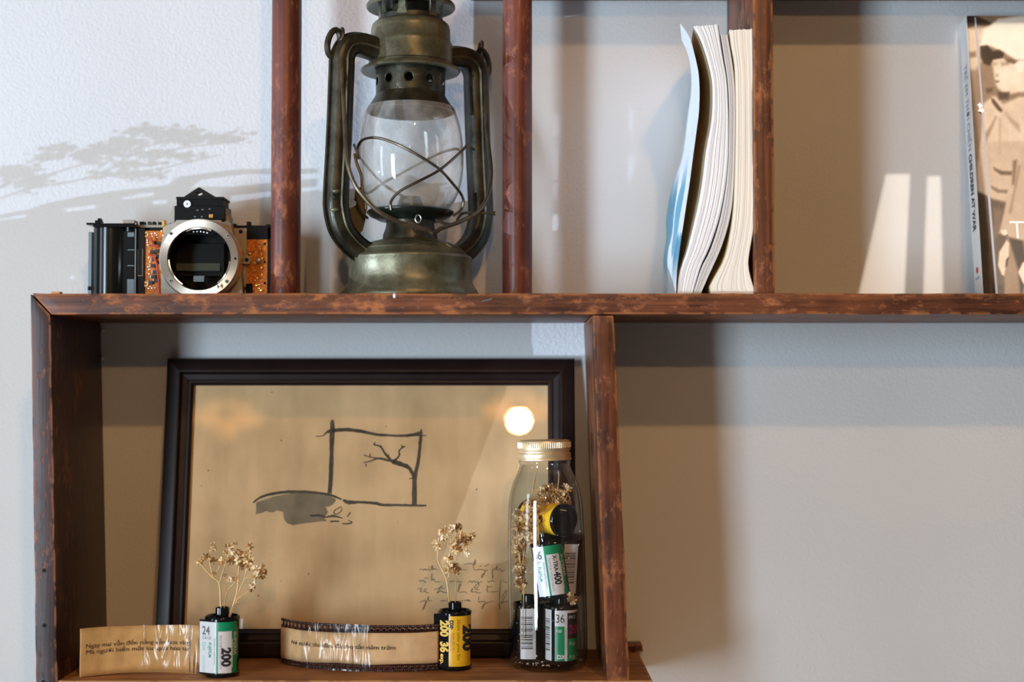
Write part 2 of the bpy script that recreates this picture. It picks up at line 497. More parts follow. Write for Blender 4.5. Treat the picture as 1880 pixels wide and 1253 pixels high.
plank('upright_board', [Vector((up_x0 - .0005, Y_FRONT + .001, zt)), Vector((up_x0, Y_FRONT + .001, TOP_Z)), Vector((up_x1, Y_FRONT + .001, TOP_Z)), Vector((up_x1 - .0005, Y_FRONT + .001, zt))], Yb, M['wood_z'], seed=6)
plank('end_board', [Vector((xr - .016, Y_FRONT + .001, zt)), Vector((xr - .016, Y_FRONT + .001, TOP_Z)), Vector((xr, Y_FRONT + .001, TOP_Z)), Vector((xr, Y_FRONT + .001, zt))], Yb, M['wood_z'], seed=7)
uz = U(1200, 1.5, Yb).z; ux = U(864, 2, Yb).x; uy = Y_WALL - .076
def flat_board(name, x0, x1, z0, z1, yf, mat, seed):
    plank(name, [Vector((x0, yf, z1)), Vector((x0, yf, z0)), Vector((x1, yf, z0)), Vector((x1, yf, z1))], Yb, mat, seed=seed)
flat_board('upper_shelf_board', ux, up_x0 - .0008, uz, uz + .016, uy, M['wood_x'], 8)
flat_board('upper_shelf_board', up_x1 + .0002, xr - .0165, uz, uz + .016, uy, M['wood_x'], 9)
flat_board('top_board', -.24, xr, zt, zt + .016, Y_FRONT, M['wood_x'], 10)
# turned poles
Y_POLE = 1.168
for px in (525.3, 949.8):
    c = U(px, 300, Y_POLE)
    mb = MB(); r = 27.3 / SC(Y_POLE)
    prof = [(0.0, TOP_Z)] + [(r * (1 + .012 * noise.noise(Vector((px, z * 30, 0)))), TOP_Z + (zt - TOP_Z) * z) for z in [i / 40 for i in range(41)]] + [(0.0, zt)]
    mb.lathe(prof, 32, (c.x, Y_POLE, 0))
    mb.build('pole', M['wood_pole'], shelf, smooth=True, auto=50)
M['paint_spot'] = plain('dried white paint', (.75, .76, .80), .6)
MB().ball(U(724, 543.5, Y_FRONT), .0014, 10, 6, (.8, .12, 1.3)).build('paint_spot', M['paint_spot'], shelf, smooth=True)
# nail holes, staple, plaster pins and the little chip on the mitre
M['steel'] = plain('scuffed steel', (.55, .55, .54), .35, .9)
M['pin'] = plain('white plastic pin', (.8, .82, .85), .4)
M['hole'] = plain('dark nail hole', (.006, .005, .004), .9)
mb = MB()
mb.tube([U(885, 553.5, Y_FRONT - .0006), U(904, 549, Y_FRONT - .0006)], .0006, 6)
mb.build('staple', M['steel'], shelf)
for x, y in ((81, 1048), (81.5, 1149), (80, 1253)):
    MB().disc(U(x, y, Y_FRONT + .0002), .0015, (0, -1, 0), .0005, 12).build('nail_hole', M['hole'], shelf)
for y in (607, 658):
    MB().ball(U(188.5, y, 1.233), .0016, 8, 6).build('pin', M['pin'], shelf, smooth=True)
MB().pbox(93, 535.6, 110, 539.4, Y_FRONT + .001, Y_FRONT + .008).build('wood_chip', M['wood_raw'], shelf, bevel=.0004)

# ------------------------------------------------------------------ what shades the low sun: added panels cut to the shadow outlines and a leafy branch outside, left of the frame
T_OUT = 0.95
def wallpt(px, py, t=T_OUT):
    return U(px, py, Y_WALL) - SUN_DIR * t
M['panel'] = plain('grey sun mask panel', (.35, .35, .34), .7, vary=.1, scale=30)
M['bark'] = plain('thin bark', (.12, .085, .06), .8)
M['leaf'] = plain('green leaves', (.07, .14, .04), .6, vary=.3, scale=60)
outer = [(-1500, 520), (-600, 455), (0, 402), (90, 372), (200, 352), (330, 338), (350, 322), (420, 313), (560, 312), (560, 320),
         (450, 320), (370, 330), (350, 345), (400, 346), (560, 330), (560, 345), (400, 362), (420, 372), (560, 352), (640, 362), (720, 440), (900, 500), (915, 1010), (915, 1500), (-1500, 1500)]
outer2 = [(880, 1010), (1680, 1005), (1740, 540), (2900, 480), (2900, 1500), (880, 1500)]  # second added mask, keeps the low sun off the lower right wall
holes = [[(-60, 405), (-60, 411), (48, 400), (48, 394)], [(96, 386), (96, 394), (182, 382), (182, 375)],
         [(200, 366), (230, 366), (306, 357), (290, 353), (250, 356)], [(256, 371), (258, 379), (330, 371), (330, 364)],
         [(104, 506), (104, 516), (158, 512), (160, 503)]]
def off_panel(outer, holes, t):
    mb = MB(); eds = []
    for l in [outer] + holes:
        eds += list(zip(l, l[1:] + l[:1]))
    bx_ = sorted({x for l in [outer] + holes for x, y in l})
    for x0, x1 in zip(bx_, bx_[1:]):              # trapezoids between neighbouring corners
        cut = []
        for (ax, ay), (bx2, by) in eds:
            if min(ax, bx2) <= x0 and max(ax, bx2) >= x1 and ax != bx2:
                f = lambda x: ay + (by - ay) * (x - ax) / (bx2 - ax)
                cut.append((f((x0 + x1) / 2), f(x0), f(x1)))
        cut.sort()
        for a_, b2 in zip(cut[::2], cut[1::2]):
            mb.add([wallpt(x0, a_[1], t), wallpt(x1, a_[2], t), wallpt(x1, b2[2], t), wallpt(x0, b2[1], t)], [(0, 1, 2, 3)])
    return mb
for nm, ol, hl_, t_ in (('sun_mask_1', outer, holes, T_OUT), ('sun_mask_2', outer2, [], 2.4)):
    pn = off_panel(ol, hl_, t_).build(nm, M['panel'])
    structure(pn)  # unseen cut-outs, added only to shape the low sun's shade
    sol = pn.modifiers.new('thickness', 'SOLIDIFY'); sol.thickness = .004
br = thing('tree_branch', 'leafy branch outside left of the frame shading the wall', 'branch', wallpt(60, 420))
random.seed(11)
stems = [[(-300, 420), (-60, 385), (40, 350), (150, 330), (280, 312), (400, 285)], [(40, 350), (100, 318), (190, 292), (300, 262), (430, 252)],
         [(-60, 385), (20, 330), (70, 300), (110, 285)], [(150, 330), (260, 290), (330, 272), (440, 260)], [(100, 340), (200, 322), (300, 318)]]
mb = MB()
for st in stems:
    mb.tube(catmull([wallpt(x, y) for x, y in st], 4), [.0007] * (4 * (len(st) - 1) + 1), 5)
mb.build('stem', M['bark'], br)
clusters = [(270, 240, 40, 9, 26), (345, 252, 65, 12, 60), (420, 255, 35, 7, 22), (230, 262, 35, 10, 24), (90, 285, 30, 9, 22), (110, 272, 25, 7, 14), (155, 285, 24, 10, 22),
            (190, 275, 40, 8, 26), (20, 318, 45, 12, 44), (60, 335, 28, 13, 26), (280, 282, 55, 7, 26), (230, 300, 60, 7, 24), (320, 288, 40, 6, 14), (240, 320, 60, 8, 30), (-80, 340, 60, 20, 50), (-200, 360, 80, 30, 60)]
mb = MB()
for cx, cy, sx, sy, n in clusters:
    for i in range(int(n * 2.2)):
        x = cx + random.gauss(0, .6) * sx; y = cy + random.gauss(0, .6) * sy
        c = wallpt(x, y, T_OUT + random.uniform(-.03, .03))
        w = random.uniform(.002, .0048); h = random.uniform(.0008, .0019); tl = random.uniform(-.2, .5)
        ca, sa = math.cos(tl), math.sin(tl); q = random.uniform(-.5, .5)
        e = [(-w, 0), (-w * .3, h), (w * .5, h * .8), (w, 0), (w * .4, -h), (-w * .4, -h * .8)]
        mb.add([c + Vector((a1 * ca - b1 * sa, b1 * q, a1 * sa + b1 * ca)) for a1, b1 in e], [(0, 1, 2, 3, 4, 5)])
fo = mb.build('foliage', M['leaf'], br); fo['kind'] = 'stuff'

# ------------------------------------------------------------------ pendant lamps behind the camera
M['bulb'] = emit_mat('glowing bulb', (1.0, .55, .21), 1400)
M['bulb_high'] = emit_mat('glowing bulb of the upper lamp', (1.0, .55, .22), 980)
M['shade'] = emit_mat('lit amber lampshade', (1.0, .50, .14), 4.5)
M['cord'] = plain('lamp cord', (.02, .02, .02), .6)
def pendant(pos, label, bulb, br_=.024, shade=True):
    t = thing('pendant_lamp', label, 'lamp', pos, group='pendant lamps behind the viewer')
    p = Vector(pos)
    MB().ball(p, br_, 20, 14).build('bulb', bulb, t, smooth=True)
    MB().lathe([(.004, br_), (.014, br_), (.014, br_ + .045), (.004, br_ + .05)], 16, p, cap=True).build('socket', M['cord'], t, smooth=True)
    MB().tube([p + Vector((0, 0, br_ + .05)), Vector((p.x, p.y, 2.88))], .003, 6).build('cord', M['cord'], t)
    if shade:
        MB().lathe([(.025, br_ + .05), (.05, br_ + .045), (.095, br_ + .012), (.10, br_ + .004), (.096, br_ + .006), (.05, br_ + .038), (.025, br_ + .044)], 28, p).build('shade', M['shade'], t, smooth=True)
    return t
pendant((.02, -1.6, EYE + .796), 'amber shaded pendant lamp mirrored in the picture glass', M['bulb'])
pendant((-.80, -1.6, EYE + .77), 'amber shaded pendant lamp further left behind the viewer', M['shade'], .03)
pendant((.45, -1.0, EYE + 1.40), 'bare bulb pendant lamp hanging higher behind the viewer', M['bulb_high'], .035, False)

# ------------------------------------------------------------------ added unseen spotlight: its mask has three slots shaped to throw light strips on the wall and the photo book
M['shutter'] = plain('matt black sheet metal', (.012, .012, .012), .7)
SP = Vector((.62, -.55, EYE + .52))
spot_t = thing('spotlight', 'added black spotlight behind the viewer with a mask cut for the light strips', 'spotlight', SP)
tgt = U(1760, 330, Y_WALL - .01)
ax = (tgt - SP).normalized()
sd = bpy.data.lights.new('spotlight_beam', 'SPOT')
sd.energy = 84; sd.color = (1.0, .88, .72); sd.spot_size = R(17); sd.spot_blend = 0.0; sd.shadow_soft_size = .0008
so = bpy.data.objects.new('spotlight_beam', sd); so.location = SP; so.rotation_euler = ax.to_track_quat('-Z', 'Y').to_euler()
COL.objects.link(so)
pc0 = SP + ax * .55
sx_ = ax.cross(Vector((0, 0, 1))).normalized(); sy_ = sx_.cross(ax).normalized()
def on_plate(p):
    d = p - SP; q = SP + d * ((pc0 - SP).dot(ax) / d.dot(ax)) - pc0
    return (q.dot(sx_), q.dot(sy_))
slots = [[U(x, y, Y_WALL) for x, y in qd] for qd in ([(1627, 320), (1671, 320), (1660, 552), (1574, 552)], [(1702, 324), (1727, 324), (1732, 552), (1695, 552)])]
slots.append([U(x, y, 1.19) for x, y in ((1801, 20), (2080, 20), (2080, 560), (1824, 560))])
slots = [sorted_ for sorted_ in [[on_plate(p) for p in s_] for s_ in slots]]
edges_ = []
plate = [(-.095, -.095), (.095, -.095), (.095, .095), (-.095, .095)]
for l in [plate] + slots: edges_ += list(zip(l, l[1:] + l[:1]))
xs_b = sorted({x for l in [plate] + slots for x, y in l}); mb = MB()
for x0, x1 in zip(xs_b, xs_b[1:]):
    if x1 - x0 < 1e-7: continue
    cut = []
    for (ax_, ay), (bx_, by) in edges_:
        if min(ax_, bx_) <= x0 + 1e-9 and max(ax_, bx_) >= x1 - 1e-9 and abs(ax_ - bx_) > 1e-9:
            f = lambda x: ay + (by - ay) * (x - ax_) / (bx_ - ax_)
            cut.append((f((x0 + x1) / 2), f(x0), f(x1)))
    cut.sort()
    for a_, b2 in zip(cut[::2], cut[1::2]):
        mb.add([pc0 + sx_ * x0 + sy_ * a_[1], pc0 + sx_ * x1 + sy_ * a_[2], pc0 + sx_ * x1 + sy_ * b2[2], pc0 + sx_ * x0 + sy_ * b2[1]], [(0, 1, 2, 3)])
mb.build('strip_mask_plate', M['shutter'], spot_t)
MB().tube([SP - ax * .09, SP - ax * .03], .035, 24).build('housing', M['shutter'], spot_t, smooth=True)
for s1 in (-1, 1):
    MB().tube([SP - ax * .04 + sx_ * .03 * s1, pc0 + sx_ * .09 * s1], .003, 8).build('arm', M['shutter'], spot_t)
MB().tube([SP - ax * .06, Vector((SP.x, SP.y - .05, 2.88))], .006, 8).build('stem', M['shutter'], spot_t)
# ------------------------------------------------------------------ hurricane lantern
YL = 1.168
SL = SC(YL)
LX = 753.0
lan_o = Vector((U(LX, 500, YL).x, YL, TOP_Z))
lantern = thing('hurricane_lantern', 'old olive-bronze metal hurricane lantern with glass globe between the poles', 'lantern', lan_o)
def lz(y):  return U(LX, y, YL).z             # height of a pixel row on the lantern's axis
def lmat(name, dark, light, rough, metal):
    m, nt, b = new_mat(name); N = nt.nodes.new; L = nt.links.new
    tc = N('ShaderNodeTexCoord')
    n = N('ShaderNodeTexNoise'); n.inputs['Scale'].default_value = 55; n.inputs['Detail'].default_value = 8; n.inputs['Roughness'].default_value = .65
    L(tc.outputs['Object'], n.inputs['Vector'])
    rp = N('ShaderNodeValToRGB'); e = rp.color_ramp.elements
    e[0].position = .35; e[0].color = (*dark, 1); e[1].position = .68; e[1].color = (*light, 1)
    L(n.outputs['Fac'], rp.inputs['Fac']); L(rp.outputs['Color'], b.inputs['Base Color'])
    n2 = N('ShaderNodeTexNoise'); n2.inputs['Scale'].default_value = 420; n2.inputs['Detail'].default_value = 3
    L(tc.outputs['Object'], n2.inputs['Vector'])
    mr = N('ShaderNodeMapRange'); mr.inputs['To Min'].default_value = rough - .08; mr.inputs['To Max'].default_value = rough + .12
    L(n.outputs['Fac'], mr.inputs['Value']); L(mr.outputs[0], b.inputs['Roughness'])
    bp = N('ShaderNodeBump'); bp.inputs['Distance'].default_value = .00012; L(n2.outputs['Fac'], bp.inputs['Height']); L(bp.outputs[0], b.inputs['Normal'])
    b.inputs['Metallic'].default_value = metal
    return m
M['bronze'] = lmat('aged olive bronze paint', (.088, .077, .040), (.225, .203, .122), .37, .55)
M['bronze_dark'] = lmat('sooty olive metal', (.018, .0155, .0090), (.074, .065, .040), .34, .5)
M['green_metal'] = lmat('dark green metal', (.010, .013, .009), (.026, .036, .024), .30, .4)
M['brass_wire'] = lmat('tarnished wire', (.10, .075, .048), (.24, .19, .13), .34, .8)
M['globe'] = glass_mat('lantern globe glass', (.97, .97, .96), (.50, .50, .46), .02, .05, 3.5, dirt=.42, dcol=(.82, .79, .72))
LC = (lan_o.x, YL, 0)
def prof(pp): return [(r / SL, lz(y)) for r, y in pp]
MB().lathe([(0, TOP_Z)] + [(r, max(z, TOP_Z)) for r, z in prof([(127, 552), (128, 545), (126, 538), (119, 528), (113.5, 519), (112.5, 510), (112.5, 482), (114.5, 478), (114.5, 474.5), (111, 471.5), (108, 471), (100, 462), (88, 453), (70, 445.5), (52, 441)])] + [(0, lz(440))], 72, LC).build('fuel_tank', M['bronze'], lantern, smooth=True, auto=50)
# wavy press seam on the dome
pts = []
for i in range(41):
    a = R(-62 + 124 * i / 40)
    yy = 459.5 - (5.5 if .15 < (i / 40 - .42) < .5 else 0) * min(1, (i / 40 - .57) / .06 + .0 if i / 40 > .57 else 0)
    rr = interp([(441, 52), (445.5, 70), (453, 88), (462, 100), (471, 108)], yy) / SL + .0001
    pts.append((lan_o.x + rr * math.sin(a), YL - rr * math.cos(a), lz(yy)))
MB().tube(pts, .0008, 6).build('seam', M['bronze'], lantern, smooth=True)
MB().lathe(prof([(51, 442), (50, 432), (46, 422), (44, 412), (46, 405)]), 48, LC).build('burner_neck', M['bronze_dark'], lantern, smooth=True)
MB().lathe(prof([(46, 407), (58, 406), (74, 398), (80, 392), (80, 389), (76, 386.5), (62, 385), (50, 386)]), 56, LC).build('burner_plate', M['green_metal'], lantern, smooth=True, auto=50)
MB().lathe(prof([(26, 386), (23, 374), (19, 362), (7, 361), (7, 363), (17, 365), (21, 376)]), 32, LC).build('burner_cone', M['brass_wire'], lantern, smooth=True)
gl = [(56, 387), (68, 383), (80, 371), (89, 353), (95.5, 328), (98, 298), (97, 268), (93, 238), (87, 216), (81, 199)]
def rglobe(y): return interp([(y_, r_) for r_, y_ in reversed(gl)], y) / SL
gprof = [(p.x, p.y) for p in catmull([Vector((r, y, 0)) for r, y in gl], 4)]
MB().lathe(prof(gprof), 64, LC).build('glass_globe', M['globe'], lantern, smooth=True, auto=60)
# hood: flared lip, then a cylinder pierced by ten round holes
MB().lathe(prof([(78, 207), (81, 207), (81, 203), (77, 197), (71, 188), (66, 180), (64, 175)]), 64, LC).build('hood', M['bronze_dark'], lantern, smooth=True, auto=60)
def pierced(r, z0, z1, holes, hz, hr, a_off, nseg=24):
    mb = MB(); da = 2 * math.pi / holes
    hw = da * r / 2
    for h in range(holes):
        ca = a_off + h * da; inner = []; outr = []
        for i in range(nseg):
            q = 2 * math.pi * i / nseg
            cx, cz = math.cos(q), math.sin(q)
            inner.append((hr * cx, hz + hr * cz))
            tz = (z1 - hz) if cz > 0 else (hz - z0)
            k = min(hw / abs(cx) if abs(cx) > 1e-6 else 1e9, tz / abs(cz) if abs(cz) > 1e-6 else 1e9)
            outr.append((k * cx, hz + k * cz))
        # snap outer points so that the corners are covered
        for sx in (-1, 1):
            for zc in (z0, z1):
                j = min(range(nseg), key=lambda i: (outr[i][0] - sx * hw) ** 2 + (outr[i][1] - zc) ** 2)
                outr[j] = (sx * hw, zc)
        P = lambda u, z: (LC[0] + r * math.sin(ca + u / r), LC[1] - r * math.cos(ca + u / r), z)
        K_ = 5; vs_ = []
        for q in range(K_ + 1):
            vs_ += [P(o[0] + (n_[0] - o[0]) * q / K_, o[1] + (n_[1] - o[1]) * q / K_) for o, n_ in zip(outr, inner)]
        mb.add(vs_, [(q * nseg + i, q * nseg + (i + 1) % nseg, (q + 1) * nseg + (i + 1) % nseg, (q + 1) * nseg + i) for q in range(K_) for i in range(nseg)])
    return mb
pc = pierced(64 / SL, lz(176), lz(122), 10, lz(153.5), 7.8 / SL, R(1)).build('pierced_collar', M['bronze_dark'], lantern, smooth=True, auto=60, weld=.00005)
pc.modifiers.new('sheet', 'SOLIDIFY').thickness = .0006
MB().lathe(prof([(64, 128), (75, 133), (90, 134), (92, 131.5), (91, 128.5), (80, 124), (77.5, 119), (77, 84), (76, 80.5), (73.5, 78.5), (73, 56), (71, 48), (66, 43.5), (58, 41)]), 72, LC).build('air_chamber', M['bronze'], lantern, smooth=True, auto=50)
MB().tube([(LC[0] + 76 / SL * math.sin(a), LC[1] - 76 / SL * math.cos(a), lz(119.5)) for a in [2 * math.pi * i / 64 for i in range(64)]], .0010, 6, closed=True).build('solder_bead', M['bronze_dark'], lantern, smooth=True)
MB().lathe(prof([(59, 42), (59, 33), (57, 31), (57, 34), (40, 36), (34, 30), (34, 4)]), 48, LC).build('vent_ring', M['bronze_dark'], lantern, smooth=True)
for k in range(6):
    a = R(-12 + 60 * k)
    mb = MB(); r0 = 58 / SL
    w = .0028; ta = Vector((math.cos(a), math.sin(a), 0)); ra = Vector((math.sin(a), -math.cos(a), 0))
    c = Vector(LC) + ra * r0
    z = [(lz(38), w * 1.6), (lz(28), w), (lz(14), w), (lz(4), w * 1.7)]
    vs_ = []
    for zz, ww in z:
        for sx, sr in ((-1, -.0004), (1, -.0004), (1, .0004), (-1, .0004)):
            vs_.append(c + ta * (sx * ww) + ra * sr + Vector((0, 0, zz)))
    fs = [(j * 4 + i, j * 4 + (i + 1) % 4, j * 4 + 4 + (i + 1) % 4, j * 4 + 4 + i) for j in range(3) for i in range(4)]
    mb.add(vs_, fs).build('vent_strut', M['bronze'], lantern, smooth=True)
MB().lathe(prof([(34, 6), (60, 7), (80, 18), (82, 16), (82, 11), (79, 7), (66, -3), (45, -12), (20, -18), (9, -20), (8, -30), (0, -31)]), 64, LC).build('top_cap', M['bronze'], lantern, smooth=True, auto=50)

# side tubes in a plane turned so that the left tube is nearer
PHI = R(31)
uu = Vector((math.cos(PHI), math.sin(PHI), 0)); nn = Vector((math.sin(PHI), -math.cos(PHI), 0))
path = [(.029, .1950), (.044, .1975), (.0540, .1950), (.0592, .1870), (.0600, .1740), (.0618, .1250), (.0640, .0830), (.0640, .0680), (.0600, .0530), (.0520, .0430), (.0440, .0370), (.0370, .0340)]
P2 = [(p.x, p.y) for p in catmull([Vector((a_, b_2, 0)) for a_, b_2 in path], 5)]
for sgn, side in ((-1, 'left'), (1, 'right')):
    pts = [Vector(lan_o) + uu * (sgn * r_) + Vector((0, 0, h_)) for r_, h_ in P2]
    nor = []
    for i in range(len(pts)):
        t = (pts[min(i + 1, len(pts) - 1)] - pts[max(i - 1, 0)]).normalized()
        n_ = t.cross(nn) * sgn
        nor.append(n_.normalized())
    # outward side first
    if nor[len(nor) // 2].dot(uu * sgn) < 0: nor = [-n_ for n_ in nor]
    ha, hb, cr = .0080, .0092, .0024
    sec = [(ha, -hb + cr), (ha, hb - cr), (ha - cr, hb), (-ha + cr, hb), (-ha, hb - cr), (-ha, -hb + cr), (-ha + cr, -hb), (ha - cr, -hb)]
    tb = MB().section(pts, nor, nn, sec).build('side_tube', M['bronze_dark'], lantern, smooth=True, auto=50)
    rid = [p + n_ * (-.0008) + nn * .0093 for p, n_ in zip(pts, nor)]
    MB().section(rid, nor, nn, [(.0009, 0), (0, .0012), (-.0009, 0)]).build('tube_rib', M['bronze'], tb, smooth=True)
    fl = [p + n_ * .0082 for p, n_ in zip(pts, nor)]
    MB().section(fl, nor, nn, [(.0016, -.0006), (.0016, .0006), (-.001, .0006), (-.001, -.0006)]).build('tube_seam', M['bronze_dark'], tb, smooth=True)
    if sgn < 0:
        for y in (351, 385):
            c = U(617 if y < 360 else 614, y, 1.118)
            MB().ball(c, .0032, 12, 8, (1, .6, .62)).build('dimple', M['bronze'], tb, smooth=True)
    # ear for the carrying handle
    ec = Vector(lan_o) + uu * (sgn * .0665) + Vector((0, 0, .196))
    ring = [ec + uu * (sgn * .0052 * math.cos(q) + sgn * -.0018 * math.sin(q)) + Vector((0, 0, .0105 * math.sin(q))) for q in [2 * math.pi * i / 20 for i in range(20)]]
    MB().tube(ring, .0025, 8, closed=True).build('handle_ear', M['bronze_dark'], lantern, smooth=True)

# carrying handle hanging in front of the globe
Lp = Vector(lan_o) + uu * -.0668 + Vector((0, 0, .199)); Rp = Vector(lan_o) + uu * .0668 + Vector((0, 0, .199))
Bp = Vector(lan_o) + nn * .050; Bp.z = lz(424)
pn_ = (Rp - Lp).cross(Bp - Lp).normalized()
hp = [(621, 58), (626, 70), (626, 88), (629, 156), (633, 230), (636, 289), (649, 334), (669, 363), (694, 388), (730, 407), (775, 420), (788, 424), (795, 428), (803, 424), (812, 419), (850, 405), (882, 385), (897, 356), (901.5, 322), (900, 293), (895, 250), (890, 168), (887, 125), (885, 104), (882, 93)]
bail = [UP(x, y, Lp, pn_) for x, y in hp]
MB().tube(catmull(bail, 5), .00165, 8).build('carrying_handle', M['brass_wire'], lantern, smooth=True)
for p in (bail[1], bail[-1]):
    loop = [p + nn * (.0030 * math.cos(q)) + Vector((0, 0, .0065 * math.sin(q) + .001)) + uu * (.001 * math.sin(q)) for q in [2 * math.pi * i / 16 for i in range(16)]]
    MB().tube(loop, .0014, 8, closed=True).build('handle_loop', M['brass_wire'], lantern, smooth=True)

# crossed guard wires around the globe, the same pair again at the back
def on_globe(px, py, extra=.0022):
    r_ = rglobe(min(max(py, 200), 386)) + extra if py < 386 else (80 / SL + .001)
    X = (px - LX) / SL
    Y = YL - math.sqrt(max(r_ * r_ - X * X, 0))
    p = U(px, py, Y)
    return p
g1 = [(657, 292), (656.5, 272), (663, 259), (674, 254), (690, 253), (708, 257), (736, 268), (774, 289), (807, 311), (831, 337), (846, 356), (851, 371), (846, 386), (833, 396)]
g2 = [(857, 266), (848, 277), (807, 312), (764, 335), (736, 350), (722, 363), (717, 374), (718, 386)]
for g in (g1, g2):
    w = catmull([on_globe(x, y, .0022 if g is g1 else .0030) for x, y in g], 5)
    MB().tube(w, .0011, 7).build('guard_wire', M['brass_wire'], lantern, smooth=True)
    back = [Vector((2 * LC[0] - p.x, 2 * LC[1] - p.y, p.z)) for p in w]
    MB().tube(back, .0011, 7).build('guard_wire', M['brass_wire'], lantern, smooth=True)
# wick wheel shaft, lifting lever, small eyelet
MB().tube(catmull([U(x, y, 1.150) for x, y in ((800, 404), (812, 409), (826, 412), (837, 409), (842, 399), (851, 391.5), (874, 391), (906, 392))], 5), .0011, 8).build('wick_shaft', M['bronze_dark'], lantern, smooth=True)
MB().disc(U(906, 392, 1.150), .0016, (1, 0, 0), .0015, 12).build('wick_knob', M['bronze_dark'], lantern)
lev = [(653, 343), (662, 344), (666, 365), (673, 378), (671, 402), (666, 422), (660, 430), (648, 424), (641, 402), (642, 383), (648, 380), (653, 377), (655, 371), (650, 368)]
MB().prism([U(x, y, 1.150) for x, y in lev], (0, .0015, 0)).build('globe_lever', M['bronze_dark'], lantern)
MB().tube(catmull([U(x, y, 1.148) for x, y in ((651, 282), (655, 300), (663, 322), (665, 345), (671, 368), (672, 385))], 4), .0012, 7).build('lever_wire', M['brass_wire'], lantern, smooth=True)
ey = U(768, 402, YL - .0305)
MB().tube([ey + Vector((.0022 * math.cos(q), .0003 * math.sin(q), .0030 * math.sin(q))) for q in [2 * math.pi * i / 14 for i in range(14)]], .0006, 6, closed=True).build('eyelet', M['steel'], lantern, smooth=True)
# ------------------------------------------------------------------ stripped camera body
slr_o = Vector((U(340, 500, 1.18).x, 1.19, TOP_Z))
slr = thing('camera_body', 'stripped film camera body with bare lens mount and orange circuits', 'camera', slr_o)
M['mount_steel'] = plain('brushed lens mount steel', (.86, .75, .62), .32, .95)
_nt = M['mount_steel'].node_tree; _b = _nt.nodes['Principled BSDF']
_tg = _nt.nodes.new('ShaderNodeTangent'); _tg.direction_type = 'RADIAL'; _tg.axis = 'Y'
_nt.links.new(_tg.outputs[0], _b.inputs['Tangent']); _b.inputs['Anisotropic'].default_value = .8
M['taupe'] = plain('bare grey-brown alloy', (.30, .265, .225), .45, .55, vary=.15, scale=150)
M['pcb'] = plain('amber flexible circuit', (.80, .19, .010), .40, .0, vary=.6, scale=420, spec=.3)
M['pcb_gold'] = plain('gold solder pad', (.95, .55, .16), .25, .85)
M['solder'] = plain('solder dot', (.85, .82, .78), .25, .9)
M['chip'] = plain('black chip', (.012, .010, .010), .35)
M['red_wire'] = plain('red wire insulation', (.62, .055, .030), .40)
M['steel_blue'] = plain('bluish steel edge', (.13, .16, .175), .35, .5)
M['black_warm'] = plain('brown-black casting', (.008, .0065, .0055), .5, .0, spec=.15)
M['mirror'] = plain('green-grey reflex mirror', (.060, .072, .060), .45, .0, spec=.3)
M['white_plastic'] = plain('white plastic washer', (.78, .78, .75), .45)
M['drum'] = plain('gloss black film chamber', (.007, .009, .0095), .20, .1, spec=.5)
def holed_plate(outer, hole, th):
    fl = outer + hole
    t = tessellate_polygon([[Vector((p.x, p.z, 0)) for p in outer], [Vector((p.x, p.z, 0)) for p in hole]])
    n = len(fl); off = Vector((0, th, 0)); mb = MB()
    fs = [tuple(i) for i in t] + [tuple(n + j for j in reversed(i)) for i in t]
    k = len(outer)
    fs += [(i, (i + 1) % k, n + (i + 1) % k, n + i) for i in range(k)]
    h = len(hole)
    fs += [(k + i, k + (i + 1) % h, n + k + (i + 1) % h, n + k + i) for i in range(h)]
    return mb.add(fl + [p + off for p in fl], fs)
YB = 1.186                                  # front of the body casting
def tz(mb): 
    for v in mb.v: v.z = max(v.z, TOP_Z)
    return mb
tz(MB().pbox(236, 414, 506, 560, YB, 1.212)).build('body_casting', M['black_warm'], slr, bevel=.0008)
# film chamber drum with ribbed side, silver edge and top plate
c = U(205, 480, 1.188); S2 = SC(1.174)
tz(MB().lathe([(0, TOP_Z), (33 / S2, TOP_Z), (33 / S2, U(205, 414, 1.174).z), (0, U(205, 414, 1.174).z)], 40, (c.x, 1.188, 0))).build('film_chamber', M['drum'], slr, smooth=True, auto=50)
c2 = U(239, 480, 1.186)
tz(MB().lathe([(0, TOP_Z), (.0058, TOP_Z), (.0058, U(239, 414, 1.180).z), (0, U(239, 414, 1.180).z)], 28, (c2.x, 1.186, 0))).build('spool_chamber', M['drum'], slr, smooth=True, auto=50)
tz(MB().pbox(224, 425, 247, 560, 1.1795, 1.182)).build('chamber_shutter', M['black'], slr)
for y in (431, 459, 488):
    MB().pbox(234, y - (4 if y == 431 else .8), 246, y + (4 if y == 431 else .8), 1.1785, 1.180).build('chamber_rib', M['steel_blue'], slr)
tz(MB().pbox(233, 513, 246, 560, 1.1785, 1.180)).build('chamber_foot', M['steel_blue'], slr)
tz(MB().pbox(246.5, 420, 250, 560, 1.1785, 1.190)).build('edge_strip', M['steel_blue'], slr)
tz(MB().pbox(161, 426, 169, 560, 1.184, 1.205)).build('hinge_strip', M['steel_blue'], slr, bevel=.0004)
tz(MB().pbox(161, 526, 169, 533, 1.1835, 1.184)).build('hinge_slot', M['hole'], slr)
MB().pbox(170, 410, 250, 417, 1.172, 1.205).build('top_plate', M['black_gloss'], slr, bevel=.0008)
MB().pbox(158, 409, 176, 413, 1.176, 1.190).build('latch', M['black_gloss'], slr, bevel=.0006)
mb = MB(); mb.pbox(174, 404.5, 185, 411, 1.178, 1.186); mb.pbox(179, 401, 184.5, 405, 1.179, 1.185); mb.build('rewind_fork', M['black'], slr, bevel=.0003)
MB().pbox(225, 404, 247, 411, 1.178, 1.190).build('shoe_bracket', M['taupe'], slr, bevel=.0004)
